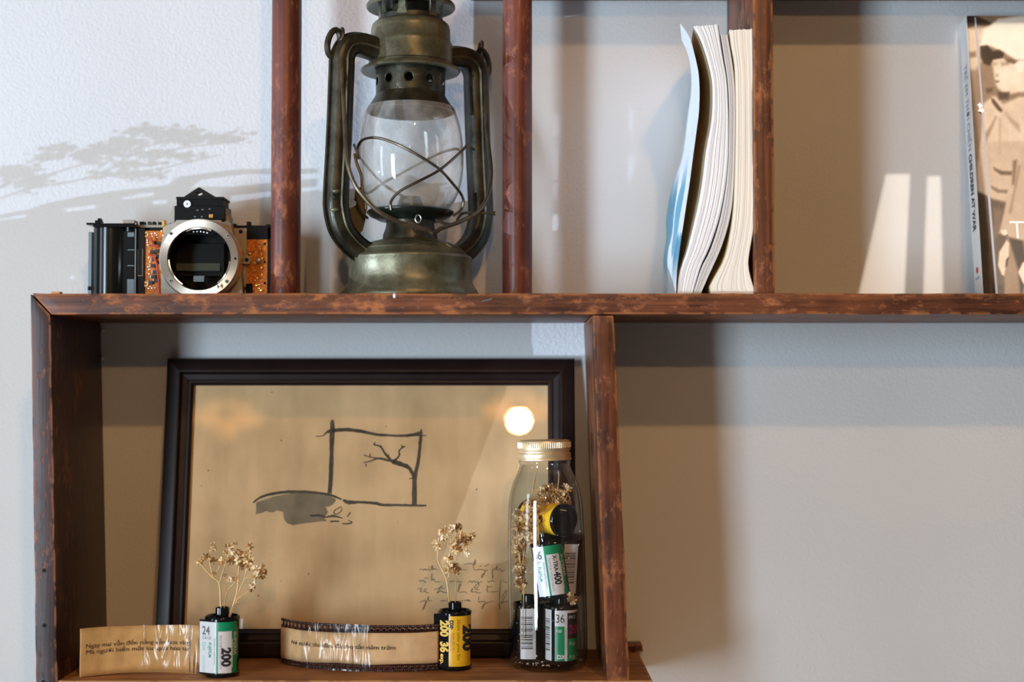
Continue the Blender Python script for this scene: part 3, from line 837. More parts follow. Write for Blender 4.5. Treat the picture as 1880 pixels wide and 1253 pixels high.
for x, w in ((256, 5), (262, 3), (271, 5), (280, 4), (290, 6)):
    MB().pbox(x, 406 + (x % 3), x + w, 415, 1.185, 1.192).build('switch_contact', M['green_metal'] if x % 2 else M['black'], slr, bevel=.0002)
MB().pbox(250, 413, 300, 418, 1.183, 1.195).build('contact_rail', M['taupe'], slr, bevel=.0003)
tz(MB().pbox(250, 419, 266, 560, 1.181, 1.188)).build('frame_plate', M['black_warm'], slr, bevel=.0003)
for (x0, y0, x1, y1) in ((252.5, 457, 253.5, 507), (261, 457, 262, 507), (252.5, 506, 262, 507)):
    MB().pbox(x0, y0, x1, y1, 1.1806, 1.181).build('groove', M['taupe'], slr)
# amber circuit panels
tz(MB().pbox(265, 424, 301, 560, 1.1825, 1.1835)).build('circuit_board', M['pcb'], slr)
random.seed(5)
for i, (x, y) in enumerate([(283, 446), (292, 447), (279, 463), (288, 461), (282, 476), (290, 470), (280, 488), (284, 500), (281, 508), (276, 519), (286, 515), (291, 482)]):
    ch = MB().pbox(x - 4, y - 3, x + 4, y + 3, 1.180, 1.1826).build('chip', M['chip'], slr, bevel=.0002)
    for k in (-1, 0, 1):
        MB().pbox(x - 6, y + k * 2 - .5, x - 3.5, y + k * 2 + .5, 1.1812, 1.1822).build('chip_pin', M['solder'], ch)
for x, y in [(273, 429), (279, 429), (285, 428), (288, 432), (280, 434), (289, 436), (271, 441), (271, 445), (272, 450), (274, 473), (276, 481), (272, 490), (274, 495), (274, 503), (276, 526), (273, 530), (279, 529), (285, 529), (297, 424), (300, 432)]:
    MB().ball(U(x, y, 1.1822), .0009, 8, 5, (1, .6, 1)).build('solder_dot', M['solder'], slr, smooth=True)
for x, y in ((268, 431), (268, 522)):
    MB().disc(U(x, y, 1.1822), .0021, (0, -1, 0), .0008, 16, inner=.0009).build('grommet', M['pcb_gold'], slr)
for pth in ([(276, 432), (280, 446), (284, 452), (292, 455)], [(273, 466), (281, 471), (287, 484), (290, 503), (292, 522), (293.5, 548)]):
    p_ = catmull([U(x, y, 1.177) for x, y in pth], 5)
    for v in p_: v.z = max(v.z, TOP_Z + .0009)
    MB().tube(p_, .0009, 8).build('wire', M['red_wire'], slr, smooth=True)
mb = MB(); mb.pbox(297, 404, 303, 416, 1.178, 1.184); mb.pbox(299, 416, 303, 426, 1.176, 1.184); mb.build('lug', M['pcb_gold'], slr, bevel=.0006)
# front casting behind the mount: trapezoid plate, steps beside the prism
mb = MB()
front = [(325, 400), (405, 400), (407, 407), (424, 409), (428, 430), (440, 470), (446, 540), (452, 560), (300, 560), (296, 540), (296, 500), (293, 460), (303, 414), (318, 409), (322, 407)]
mb = holed_plate([U(x, y, 1.172) for x, y in front], [U(365.3 + 60 * math.cos(2 * math.pi * i / 40), 475 + 60 * math.sin(2 * math.pi * i / 40), 1.172) for i in range(40)], .016); tz(mb).build('front_casting', M['taupe'], slr, bevel=.0004)
for i, (x0, y0, x1) in enumerate(((316, 379, 321), (313, 387, 317), (310, 394, 314), (411, 383, 416), (415, 390, 419), (418, 397, 421))):
    MB().pbox(x0, y0, x1, 410, 1.176, 1.190).build('step_bracket', M['taupe'], slr, bevel=.0002)
# prism housing
mb = MB(); mb.pbox(320, 378, 412.5, 404, 1.171, 1.198); mb.pbox(324, 363, 409.5, 380, 1.172, 1.196); mb.build('prism_housing', M['black'], slr, bevel=.0004)
MB().pbox(323, 361.5, 410.5, 365.5, 1.170, 1.197).build('prism_lip', M['black_warm'], slr, bevel=.0003)
tri = [U(x, y, 1.174) for x, y in ((337, 362), (364, 344.3), (367, 344.3), (398, 363))]
hole_c = U(365.5, 355.5, 1.174); nh = 16
ring_o = []
hl = [hole_c + Vector((.0028 * math.cos(2 * math.pi * i / nh), 0, .0016 * math.sin(2 * math.pi * i / nh))) for i in range(nh)]
holed_plate(tri, hl, .010).build('prism_peak', M['black_warm'], slr)
MB().disc(U(344, 375, 1.1718), .0029, (0, -1, 0), .0010, 20, inner=.0006).build('washer', M['white_plastic'], slr)
MB().pbox(383.5, 393.5, 391, 400, 1.1702, 1.1712).build('tape_dab', M['pcb_gold'], slr, bevel=.0003)
for x, y in ((363, 386), (372, 385), (385, 384), (358, 398), (371, 398)):
    MB().ball(U(x, y, 1.1712), .0008, 7, 5, (1.6, .4, 1)).build('glue_spot', M['steel_blue'], slr, smooth=True)
# mount: outer ring, bayonet lugs, screws, dark throat, mirror
YM = 1.155; SM = SC(YM)
mc_ = U(365.3, 475, YM)
def ring_y(r_out, r_in, y0, y1, a0=0, a1=360, n=72, ch=0.0):
    mb = MB(); k = n + 1; vs_ = []; fs = []
    prof_ = [(r_out, y1), (r_out, y0 + ch), (r_out - ch, y0), (r_in + ch * .5, y0), (r_in, y0 + ch * .5), (r_in, y1)]
    for i in range(k):
        q = R(a0 + (a1 - a0) * i / n)
        for rr, yy in prof_:
            vs_.append((mc_.x + rr * math.sin(q), yy, mc_.z + rr * math.cos(q)))
    m_ = len(prof_)
    for i in range(n):
        for j in range(m_):
            j2 = (j + 1) % m_
            fs.append((i * m_ + j, i * m_ + j2, (i + 1) * m_ + j2, (i + 1) * m_ + j))
    if a1 - a0 < 359:
        fs += [tuple(range(m_)), tuple(n * m_ + j for j in reversed(range(m_)))]
    return mb.add(vs_, fs)
mount = tz(ring_y(73.8 / SM, 58 / SM, YM, 1.173, ch=.0008)).build('lens_mount', M['mount_steel'], slr, smooth=True, auto=30)
for a0, a1 in ((-26, 22), (95, 143), (213, 268)):
    ring_y(58.3 / SM, 55 / SM, YM + .0012, YM + .0032, a0, a1, 20).build('bayonet_lug', M['mount_steel'], mount, smooth=True, auto=30)
for x, y in ((314, 429), (418, 433), (313, 515.5), (416.6, 517)):
    s_ = MB().disc(U(x, y, YM - .0002), .0015, (0, -1, 0), .0004, 18).build('screw', M['taupe'], mount)
    MB().disc(U(x, y, YM - .0007), .0007, (0, -1, 0), .0003, 10).build('screw_recess', M['hole'], mount)
MB().disc(U(404, 526, YM - .0001), .0022, (0, -1, 0), .0009, 18).build('lock_pin', M['mount_steel'], mount, smooth=True, auto=30)
MB().disc(U(432, 475, YM - .0001), .0010, (0, -1, 0), .0003, 10).build('index_hole', M['hole'], mount)
ring_y(62 / SM, 56.5 / SM, YM + .004, 1.190).build('throat', M['black'], slr, smooth=True)
MB().disc((mc_.x, 1.1915, mc_.z), 60 / SM, (0, -1, 0), .001, 40).build('throat_back', M['hole'], slr)
fr_ = [(308, 452), (423, 452), (423, 503), (308, 503)]
MB().pbox(314, 447, 412, 506, 1.181, 1.186).build('mirror_frame', M['black'], slr, bevel=.0004)
mp = [U(324, 459, 1.1845), U(403, 459, 1.1845), U(403.5, 498, 1.1790), U(324, 498, 1.1790)]
MB().prism(mp, (0, .0006, .0003)).build('mirror', M['mirror'], slr)
MB().pbox(324, 496.8, 403, 498.2, 1.1780, 1.1788).build('mirror_edge', M['green_metal'], slr)
MB().pbox(322, 505, 408, 507, 1.1775, 1.180).build('sill', M['black_warm'], slr)
MB().pbox(355, 506.5, 375, 518, 1.1700, 1.1715).build('aperture_tab', M['steel_blue'], slr, bevel=.0003)
MB().pbox(336, 419, 396, 431, 1.162, 1.166).build('contact_block', M['black_gloss'], slr, bevel=.0003)
for x, y in ((356, 425.5), (362.5, 425), (369, 425.2), (375, 426.2), (381, 427.5)):
    MB().ball(U(x, y, 1.1618), .0008, 8, 5, (1, .5, 1)).build('contact_pin', M['solder'], slr, smooth=True)
# right-hand side: alloy plate, black top box, second amber panel
tz(MB().pbox(426, 419, 453, 560, 1.1815, 1.186)).build('side_plate', M['taupe'], slr, bevel=.0003)
mb = MB(); mb.pbox(448, 416, 508, 440, 1.1825, 1.212); mb.pbox(452.5, 407, 459.5, 417, 1.184, 1.190); mb.pbox(426, 411, 433, 419, 1.182, 1.190); mb.pbox(488, 412, 496, 417, 1.184, 1.190); mb.build('top_box', M['black'], slr, bevel=.0004)
tz(MB().pbox(452, 440, 491, 560, 1.1828, 1.1860)).build('circuit_board', M['pcb'], slr)
tz(MB().pbox(490, 418, 506, 560, 1.1825, 1.200)).build('end_wall', M['black_warm'], slr, bevel=.0004)
for x, y, r_ in ((442, 425.5, .0016), (444, 466, .0012)):
    MB().disc(U(x, y, 1.1812), r_, (0, -1, 0), .0004, 14).build('bore', M['hole'], slr)
d = MB().disc(U(453, 477.5, 1.1795), .0036, (0, -1, 0), .0016, 20).build('pivot', M['taupe'], slr, smooth=True, auto=30)
MB().disc(U(453, 477.5, 1.1778), .0016, (0, -1, 0), .0004, 14).build('pivot_bore', M['hole'], d)
MB().prism([U(x, y, 1.181) for x, y in ((438, 470), (449, 471), (449, 486), (440, 487))], (0, .001, 0)).build('pivot_arm', M['taupe'], slr)
MB().ball(U(474.5, 479, 1.182), .0026, 12, 8, (1, .6, 1)).build('post_screw', M['steel'], slr, smooth=True)
for i in range(34):
    x = random.uniform(455, 482); y = random.choice([random.gauss(462, 10), random.gauss(500, 16), random.gauss(528, 7)])
    if y < 442 or y > 536: continue
    MB().ball(U(x, y, 1.1825), random.uniform(.0007, .0019), 7, 5, (1, .4, random.uniform(.6, 1.4))).build('solder_blob', M['pcb_gold'], slr, smooth=True)
for x, y in ((486, 448), (486, 481), (486, 520)):
    MB().disc(U(x, y, 1.1826), .0010, (0, -1, 0), .0003, 12).build('bore', M['hole'], slr)
tz(MB().pbox(451, 521, 463, 560, 1.180, 1.184)).build('foot_block', M['black'], slr, bevel=.0003)
for x in (442, 449):
    MB().disc(U(x, 530, 1.1812), .0014, (0, -1, 0), .0006, 14).build('bore', M['hole'], slr)
MB().prism([U(x, y, 1.1808) for x, y in ((431, 500), (438, 497), (436, 512), (431, 520))], (0, .0006, 0)).build('slot', M['hole'], slr)
# ------------------------------------------------------------------ paperbacks seen from their fore-edges
def paper_mat(name, col, edge, stripes=True):
    """page edges: fine lines that follow the leaves (texture runs across the block's thickness)"""
    m, nt, b = new_mat(name); N = nt.nodes.new; L = nt.links.new
    uv = N('ShaderNodeUVMap'); uv.uv_map = 'leaf'
    mp = N('ShaderNodeMapping'); mp.inputs['Scale'].default_value = (260, 1.2, 1); L(uv.outputs[0], mp.inputs['Vector'])
    n = N('ShaderNodeTexNoise'); n.inputs['Scale'].default_value = 1; n.inputs['Detail'].default_value = 3
    L(mp.outputs[0], n.inputs['Vector'])
    rp = N('ShaderNodeValToRGB'); e = rp.color_ramp.elements
    e[0].position = .32; e[0].color = (*edge, 1); e[1].position = .52; e[1].color = (*col, 1)
    L(n.outputs['Fac'], rp.inputs['Fac']); L(rp.outputs['Color'], b.inputs['Base Color'])
    b.inputs['Roughness'].default_value = .8
    return m
M['pages_white'] = paper_mat('white page edges', (.93, .90, .87), (.77, .72, .69))
M['pages_grey'] = paper_mat('greyish page edges', (.72, .67, .62), (.48, .43, .39))
M['pages_cream'] = paper_mat('cream page edges', (.93, .84, .70), (.82, .71, .56))
M['page_shaded'] = plain('first page with painted shade', (.62, .46, .27), .8, vary=.12, scale=30)  # brown is the shade inside the gap, put into the page colour
M['cover_dark'] = plain('navy cover edge', (.015, .025, .05), .4)
M['cover_olive'] = plain('yellowed card cover', (.55, .43, .20), .6)
YP0, YP1 = 1.108, 1.222
def curve_fn(tab, Y=None):
    """pixel boundary [(x, y)...] -> world X as a smooth function of world Z at the front plane"""
    pts = catmull([Vector((y, x, 0)) for x, y in tab], 5)
    tabw = []
    for p in pts:
        w = U(p.y, p.x, Y or YP0); tabw.append((w.z, w.x))
    tabw.sort()
    return lambda z: interp(tabw, z)
def slab(fL, fR, zt, zb, bL, bR, yf, yb, nz=34, u0=0, u1=1, mb=None, top=None):
    """one gathering of leaves between two boundary curves; bL/bR give the boundary at the spine"""
    mb = mb or MB(); base = len(mb.v); vs_ = []; fs = []
    for i in range(nz + 1):
        s = i / nz
        for (f, bk, zz) in ((fL, bL, zt), (fR, bR, zt)):
            z = zb + (zz - zb) * s
            for ydep in (0, .45, 1):
                k = ydep ** 1.4
                x = f(z) * (1 - k) + bk(z) * k
                vs_.append((x, yf + (yb - yf) * ydep, z))
    for i in range(nz):
        a = i * 6; c = a + 6
        for j in (0, 1):
            fs += [(a + j, c + j, c + j + 1, a + j + 1), (a + 3 + j, a + 4 + j, c + 4 + j, c + 3 + j)]
        fs += [(a, a + 3, c + 3, c), (a + 2, c + 2, c + 5, a + 5)]
    for a in (0, nz * 6):
        fs += [(a, a + 1, a + 4, a + 3), (a + 1, a + 2, a + 5, a + 4)]
    mb.add(vs_, fs)
    return mb
def leaf_uv(o, fL, fR):
    me = o.data; uvl = me.uv_layers.new(name='leaf')
    W = WORLD_M[o.name]
    for lp in me.loops:
        p = W @ me.vertices[lp.vertex_index].co
        a, b2 = fL(p.z), fR(p.z)
        uvl.data[lp.index].uv = ((p.x - a) / max(.002, b2 - a), p.z * 10)
def lerpf(f, g, t): return lambda z: f(z) * (1 - t) + g(z) * t
def page_block(root, tl, tr, ytop_l, ytop_r, n, mat, bl, brr, seed, ybot=538):
    """a block of n gatherings, uneven at the fore-edge, each with its own joint line"""
    random.seed(seed)
    fL, fR = curve_fn(tl), curve_fn(tr)
    mb = MB(); cuts = [0]
    for i in range(n): cuts.append(cuts[-1] + random.uniform(.5, 1.5))
    cuts = [c_ / cuts[-1] for c_ in cuts]
    for i in range(n):
        a, b2 = cuts[i] + .0005, cuts[i + 1] - .0005
        zt_ = U(1300, ytop_l + (ytop_r - ytop_l) * (a + b2) / 2 + random.uniform(-.8, .8), YP0).z
        slab(lerpf(fL, fR, a), lerpf(fL, fR, b2), zt_, TOP_Z + .0001, lerpf(bl, brr, a), lerpf(bl, brr, b2), YP0 + random.uniform(0, .0006), YP1 - .003, mb=mb)
    o = mb.build('page_block', mat, root, smooth=True, auto=40)
    leaf_uv(o, fL, fR)
    return o
def sheet(root, name, f, bk, zt_fn, mat, th=.0004, yf=YP0, yb=YP1):
    mb = MB(); g = lambda z: f(z) + th; bg_ = lambda z: bk(z) + th
    slab(f, g, zt_fn, TOP_Z + .0001, bk, bg_, yf, yb, mb=mb)
    return mb.build(name, mat, root, smooth=True, auto=40)
topz = lambda y: U(1300, y, YP0).z

A_l = [(1272, 46), (1286, 71), (1299, 108), (1308, 146), (1309.5, 181), (1307, 224), (1297, 278), (1292, 323), (1285, 366), (1275, 409), (1261, 463), (1248, 500), (1243, 545)]
A_r = [(1317, 40), (1325, 95), (1334, 148), (1337, 202), (1337.5, 245), (1336, 301), (1330, 351), (1320, 401), (1302, 455), (1286, 490), (1270, 545)]
B_l = [(1321, 50), (1329, 101), (1336.5, 151), (1339, 202), (1338.5, 260), (1337.5, 301), (1332, 351), (1322, 405), (1304.5, 460), (1288, 492), (1271, 545)]
B_r = [(1333, 50), (1340, 90), (1346.5, 133), (1349.5, 181), (1349.5, 245), (1348, 312), (1345, 366), (1338, 409), (1323, 457), (1302, 504), (1284, 545)]
C_l = [(1339, 45), (1342, 80), (1349, 120), (1351, 181), (1351, 245), (1349.5, 323), (1347, 383), (1341, 431), (1331, 474), (1315, 505), (1304, 525), (1306, 545)]
C_r = [(1385, 45), (1384, 75), (1386, 181), (1387, 288), (1386.5, 345), (1384, 409), (1376, 459), (1373, 485), (1378, 512), (1389, 545)]
COV = [(1249, 44), (1265, 67), (1275, 101), (1283, 142), (1283.5, 198), (1278, 245), (1271, 297), (1266, 335), (1258, 388), (1247, 463), (1242, 506), (1241, 545)]
COVB = [(1268, 44), (1267, 84), (1270, 116), (1271, 159), (1263, 213), (1250, 295), (1235, 340), (1224, 401), (1225, 435), (1219, 483), (1226, 528), (1226, 560)]
fc = curve_fn(COV); fcb = curve_fn(COVB, YP1); fAl, fAr, fBl, fBr, fCl, fCr = map(curve_fn, (A_l, A_r, B_l, B_r, C_l, C_r))

bookA = thing('paperback_book', 'open paperback with white pages and curled blue flower cover', 'book', Vector((fAl(TOP_Z), 1.16, TOP_Z)), group='paperbacks leaning on the upright')
spA = lambda z: fcb(z) + .0010
spA2 = lambda z: fcb(z) + .0125
page_block(bookA, A_l, A_r, 48, 45, 30, M['pages_white'], spA, spA2, 3)
sheet(bookA, 'first_page', lambda z: fAl(z) - .0007, lambda z: spA(z) - .0006, topz(58), M['page_shaded'], .0002, YP0 + .003)
def cover_print():
    """white card with loose turquoise petals"""
    m, nt, b = new_mat('white cover with turquoise petals'); N = nt.nodes.new; L = nt.links.new
    tc = N('ShaderNodeTexCoord')
    mp = N('ShaderNodeMapping'); mp.inputs['Scale'].default_value = (1, 28, 16); L(tc.outputs['Object'], mp.inputs['Vector'])
    v = N('ShaderNodeTexVoronoi'); v.inputs['Scale'].default_value = 1.15; L(mp.outputs[0], v.inputs['Vector'])
    r1 = N('ShaderNodeMapRange'); r1.inputs['From Min'].default_value = .62; r1.inputs['From Max'].default_value = .56; L(v.outputs['Distance'], r1.inputs['Value'])
    sx = N('ShaderNodeSeparateXYZ'); L(tc.outputs['Object'], sx.inputs[0])
    r2 = N('ShaderNodeMapRange'); r2.inputs['From Min'].default_value = .112; r2.inputs['From Max'].default_value = .085; L(sx.outputs['Z'], r2.inputs['Value'])
    r3 = N('ShaderNodeMapRange'); r3.inputs['From Min'].default_value = .006; r3.inputs['From Max'].default_value = .03; L(sx.outputs['Z'], r3.inputs['Value'])
    mm = N('ShaderNodeMath'); mm.operation = 'MULTIPLY'; L(r1.outputs[0], mm.inputs[0]); L(r2.outputs[0], mm.inputs[1])
    m3 = N('ShaderNodeMath'); m3.operation = 'MULTIPLY'; L(mm.outputs[0], m3.inputs[0]); L(r3.outputs[0], m3.inputs[1])
    cr = N('ShaderNodeValToRGB'); e = cr.color_ramp.elements
    e[0].color = (.005, .19, .33, 1); e[1].color = (.10, .47, .62, 1); L(v.outputs['Color'], cr.inputs['Fac'])
    mx = N('ShaderNodeMix'); mx.data_type = 'RGBA'; mx.inputs['A'].default_value = (.80, .83, .86, 1)
    L(m3.outputs[0], mx.inputs['Factor']); L(cr.outputs['Color'], mx.inputs['B']); L(mx.outputs['Result'], b.inputs['Base Color'])
    b.inputs['Roughness'].default_value = .35
    return m
M['cover_blue'] = cover_print()
sheet(bookA, 'front_cover', lambda z: fc(z) - .0005, lambda z: fcb(z) - .0005, topz(44.5), M['cover_blue'], .0005, YP0 - .001, YP1)
sheet(bookA, 'back_cover', lambda z: fAr(z) + .0003, lambda z: spA2(z) + .0006, topz(45), M['cover_dark'], .0004, YP0 + .0012)

bookB = thing('paperback_book', 'thin paperback with greyish pages squeezed between two thicker ones', 'book', Vector((fBl(TOP_Z), 1.16, TOP_Z)), group='paperbacks leaning on the upright')
page_block(bookB, B_l, B_r, 63, 64, 9, M['pages_grey'], lambda z: spA2(z) + .0015, lambda z: spA2(z) + .0055, 4)
sheet(bookB, 'back_cover', lambda z: fBr(z) + .0001, lambda z: spA2(z) + .006, topz(62), M['cover_olive'], .0003, YP0 + .001)

bookC = thing('paperback_book', 'cream-paged paperback flaring at the foot beside the upright', 'book', Vector((fCl(TOP_Z), 1.16, TOP_Z)), group='paperbacks leaning on the upright')
page_block(bookC, C_l, C_r, 55, 53, 16, M['pages_cream'], lambda z: max(spA2(z) + .0070, fCl(z) - .004), lambda z: fCr(z), 6)
sheet(bookC, 'front_cover', lambda z: fCl(z) - .0004, lambda z: max(spA2(z) + .0070, fCl(z) - .004) - .0004, topz(66), M['cover_olive'], .0003, YP0 + .0006)
sheet(bookC, 'back_cover', lambda z: fCr(z) + .0001, lambda z: fCr(z) + .0001, topz(53), M['cover_olive'], .0004, YP0 + .0006)

# ------------------------------------------------------------------ photo book leaning against the wall
BL = R(8.6)                                      # leans back
p_bot = U(1806, 545, 1.183); p_bot.z = TOP_Z
bk = thing('photo_book', 'white-spined photo book with sepia cover of a child at right edge', 'book', (p_bot.x, 1.183, TOP_Z), (-BL, 0, 0))
BH = .2420; BW = .172; BT = .0185
M['spine_white'] = plain('white book spine', (.92, .92, .94), .35)
M['ink'] = plain('printing ink', (.02, .02, .022), .6)
M['ink_grey'] = plain('grey printing ink', (.16, .16, .17), .6)
M['red_ink'] = plain('red printing ink', (.75, .03, .05), .6)
M['blue_ink'] = plain('pale blue printing ink', (.45, .55, .72), .6)
M['book_pages'] = plain('book pages', (.75, .72, .66), .8)
M['crease'] = plain('painted sheen of the hinge crease', (.50, .52, .60), .18, spec=.8)
MB().box((0, .0006, 0), (BW, BT - .0006, BH - .002)).build('page_block', M['book_pages'], bk, local=True)
MB().box((-.0006, 0, 0), (0, BT, BH)).build('spine', M['spine_white'], bk, local=True)
MB().box((0, BT - .0006, 0), (BW + .002, BT, BH)).build('back_cover', M['spine_white'], bk, local=True)
# front cover with the photograph printed on it
def attr_mat(name, rough, coat=0):
    m, nt, b = new_mat(name)
    a = nt.nodes.new('ShaderNodeVertexColor'); a.layer_name = 'print'
    nt.links.new(a.outputs['Color'], b.inputs['Base Color'])
    b.inputs['Roughness'].default_value = rough; b.inputs['Coat Weight'].default_value = coat
    return m
M['cover_photo'] = attr_mat('sepia photographic print', .32, .3)
def lin(c): return tuple((x / 255 / 12.92 if x / 255 <= .04045 else ((x / 255 + .055) / 1.055) ** 2.4) for x in c)
def sm(e0, e1, x):
    t = max(0, min(1, (x - e0) / (e1 - e0))); return t * t * (3 - 2 * t)
def seg_d(x, y, x0, y0, x1, y1):
    dx, dy = x1 - x0, y1 - y0; t = max(0, min(1, ((x - x0) * dx + (y - y0) * dy) / (dx * dx + dy * dy + 1e-9)))
    return math.hypot(x - x0 - t * dx, y - y0 - t * dy)
def in_poly(x, y, poly):
    c = False
    for (x0, y0), (x1, y1) in zip(poly, poly[1:] + poly[:1]):
        if (y0 > y) != (y1 > y) and x < (x1 - x0) * (y - y0) / (y1 - y0) + x0: c = not c
    return c
def poly_soft(x, y, poly, w):
    d = min(seg_d(x, y, a[0], a[1], b2[0], b2[1]) for a, b2 in zip(poly, poly[1:] + poly[:1]))
    return sm(-w, w, d if in_poly(x, y, poly) else -d)
def edge_x(y): return 1781 + 25 * (y - 27) / 511
_P = lambda pts: [(x - edge_x(y), y) for x, y in pts]
_A = lambda *pp: _P([(1753 + x / 4.54, 9 + y / 4.54) for x, y in pp])       # upper half of the cover
_B = lambda *pp: _P([(1753 + x / 4.47, 265 + y / 4.47) for x, y in pp])     # lower half
LAYERS = [  # (outline, brightness, softness): painted one over the other
    (_A((100, 500), (360, 500), (360, 1253), (100, 1253)), .44, 8),
    (_A((120, 70), (210, 80), (350, 150), (340, 175), (200, 160), (125, 200)), .14, 3),
    (_A((130, 190), (300, 175), (300, 240), (240, 300), (240, 480), (200, 540), (130, 540)), .70, 6),
    (_A((145, 395), (200, 385), (205, 430), (150, 440)), .42, 4),
    (_A((340, 450), (440, 430), (545, 470), (800, 480), (800, 720), (560, 730), (500, 745), (430, 735), (385, 700), (362, 655), (350, 570)), .74, 4),
    (_A((415, 480), (480, 470), (480, 500), (420, 510)), .55, 4), (_A((345, 480), (380, 480), (380, 500), (348, 505)), .58, 4),
    (_A((368, 575), (395, 580), (390, 600), (370, 598)), .56, 2.5), (_A((358, 630), (395, 632), (400, 645), (365, 655)), .40, 2),
    (_A((400, 550), (560, 520), (560, 660), (430, 680)), .80, 8),
    (_A((430, 430), (545, 455), (545, 495), (470, 480)), .30, 4),
    (_A((235, 335), (270, 200), (400, 110), (577, 85), (900, 85), (900, 470), (540, 455), (430, 385), (350, 350), (300, 335)), .90, 4),
    (_A((240, 345), (300, 335), (345, 385), (400, 372), (440, 400), (430, 440), (345, 455), (315, 505), (270, 490), (243, 430)), .10, 3),
    (_A((525, 500), (577, 460), (620, 470), (600, 560), (560, 570)), .86, 3),
    (_A((255, 830), (330, 770), (360, 760), (430, 830), (560, 770), (900, 760), (900, 1253), (230, 1253)) + [], .68, 4),
    (_B((230, -20), (900, -20), (900, 480), (430, 472), (330, 450), (205, 385), (195, 200)), .62, 4),
    (_A((385, 735), (480, 730), (470, 790), (395, 790)), .20, 4),
    (_A((325, 780), (350, 790), (420, 880), (410, 900), (380, 880), (335, 820)), .22, 2.5),
    (_A((265, 1080), (310, 1020), (360, 930), (372, 940), (320, 1060), (280, 1150)), .48, 4),
    (_A((440, 900), (560, 1000), (560, 1060), (480, 980)), .54, 5), (_A((390, 950), (410, 950), (400, 1250), (380, 1250)), .58, 4),
    (_A((280, 700), (340, 690), (335, 730), (290, 740)), .26, 4),
    (_B((330, 190), (400, 220), (490, 225), (480, 255), (390, 250), (340, 215)), .28, 3),
    (_B((310, 340), (380, 370), (450, 375), (440, 400), (360, 395), (315, 365)), .36, 3),
    (_B((200, 390), (330, 455), (430, 475), (440, 700), (410, 860), (400, 1260), (200, 1260)), .24, 4),
    (_B((195, 390), (255, 425), (275, 700), (290, 1260), (200, 1260)), .08, 4),
    (_B((330, 520), (400, 540), (390, 700), (320, 780)), .32, 6), (_B((310, 1120), (400, 1130), (400, 1260), (300, 1260)), .12, 5),
    (_B((440, 760), (900, 780), (900, 1260), (405, 1260), (420, 1050), (440, 950)), .46, 3),
    (_B((450, 760), (560, 780), (600, 1000), (540, 1240), (520, 1000)), .12, 4),
    (_B((520, 1030), (560, 950), (700, 950), (700, 1130), (560, 1120)), .80, 2.5),
    (_B((510, 130), (568, 40), (900, 20), (900, 800), (560, 775), (440, 745), (368, 722), (400, 600), (432, 470), (485, 290)), .60, 3),
    (_B((495, 140), (525, 130), (500, 330), (485, 330)), .34, 4), (_B((540, 180), (552, 180), (470, 560), (455, 560)), .46, 4),
    (_B((385, 700), (430, 690), (440, 740), (400, 735)), .78, 2), (_B((425, 735), (442, 730), (440, 748)), .2, 1.5),
    (_B((368, 870), (430, 775), (452, 800), (446, 905), (425, 960), (408, 1060), (385, 1050), (358, 975)), .70, 2),
    (_B((425, 930), (445, 910), (430, 985), (418, 990)), .14, 2),
]
LBOX = [(min(p[0] for p in l[0]) - 9, max(p[0] for p in l[0]) + 9, min(p[1] for p in l[0]) - 9, max(p[1] for p in l[0]) + 9) for l in LAYERS]
def photo_tone(x, y):
    """brightness of the printed photograph; x px from the cover's left edge, y photo row"""
    n = noise.noise(Vector((x * .06, y * .05, 1))) * .6 + noise.noise(Vector((x * .2, y * .2, 4))) * .35
    t = .42 + .08 * n
    for (poly, val, w), bb in zip(LAYERS, LBOX):
        if not (bb[0] <= x <= bb[1] and bb[2] <= y <= bb[3]): continue
        k = poly_soft(x, y, poly, w)
        t = t * (1 - k) + (val + .055 * n) * k
    return max(0.02, min(1, t))
def sepia(t):
    r_ = interp([(0, 30), (.25, 92), (.5, 165), (.75, 232), (1, 255)], t); g_ = interp([(0, 21), (.25, 72), (.5, 138), (.75, 214), (1, 250)], t); b_3 = interp([(0, 16), (.25, 56), (.5, 114), (.75, 194), (1, 242)], t)
    return lin((r_, g_, b_3))
xs_px = [i * 1.5 for i in range(72)] + [108 + i * 8 for i in range(1, 40)]
SB = SC(1.198)
mb = MB(); cols = []
xs_m = [min(x / SB, BW) for x in xs_px]; ny = 300
for j in range(ny + 1):
    for i, xm in enumerate(xs_m):
        z = BH * j / ny
        mb.v.append(Vector((xm, -.0004, z)))
        yy = 545 - (545 - 27) * j / ny
        cols.append(sepia(photo_tone(xs_px[i], yy)))
nx = len(xs_m)
for j in range(ny):
    for i in range(nx - 1):
        if xs_m[i + 1] - xs_m[i] < 1e-7: continue
        mb.f.append((j * nx + i, j * nx + i + 1, (j + 1) * nx + i + 1, (j + 1) * nx + i)); mb.m.append(0)
fcv = mb.build('front_cover', M['cover_photo'], bk, local=True)
ca = fcv.data.color_attributes.new('print', 'FLOAT_COLOR', 'POINT')
for i, c in enumerate(cols): ca.data[i].color = (*c, 1)
def cv(x, y, off=-.0007):           # cover pixel -> book space
    return Vector((x / SB, off, BH * (545 - y) / (545 - 27)))
MB().prism([cv(14, 30), cv(17, 30), cv(20, 180), cv(22, 320), cv(26, 545), cv(22, 545), cv(18, 320), cv(17, 180)], (0, .0003, 0)).build('crease_sheen', M['crease'], bk, local=True)  # pale strip: sheen of the hinge groove put into its colour
tz_ = MB(); random.seed(2)
for k in range(7):
    c0 = cv(14 + random.uniform(-4, 4), 199 + random.uniform(-7, 7), -.0012)
    q = random.uniform(0, 6.28)
    tz_.add([c0 + Vector((.0018 * math.cos(q + a_), random.uniform(-.0012, .0003), .0022 * math.sin(q + a_))) for a_ in (0, 2.1, 4.2)], [(0, 1, 2)])
tz_.build('torn_corner', M['spine_white'], bk, local=True)
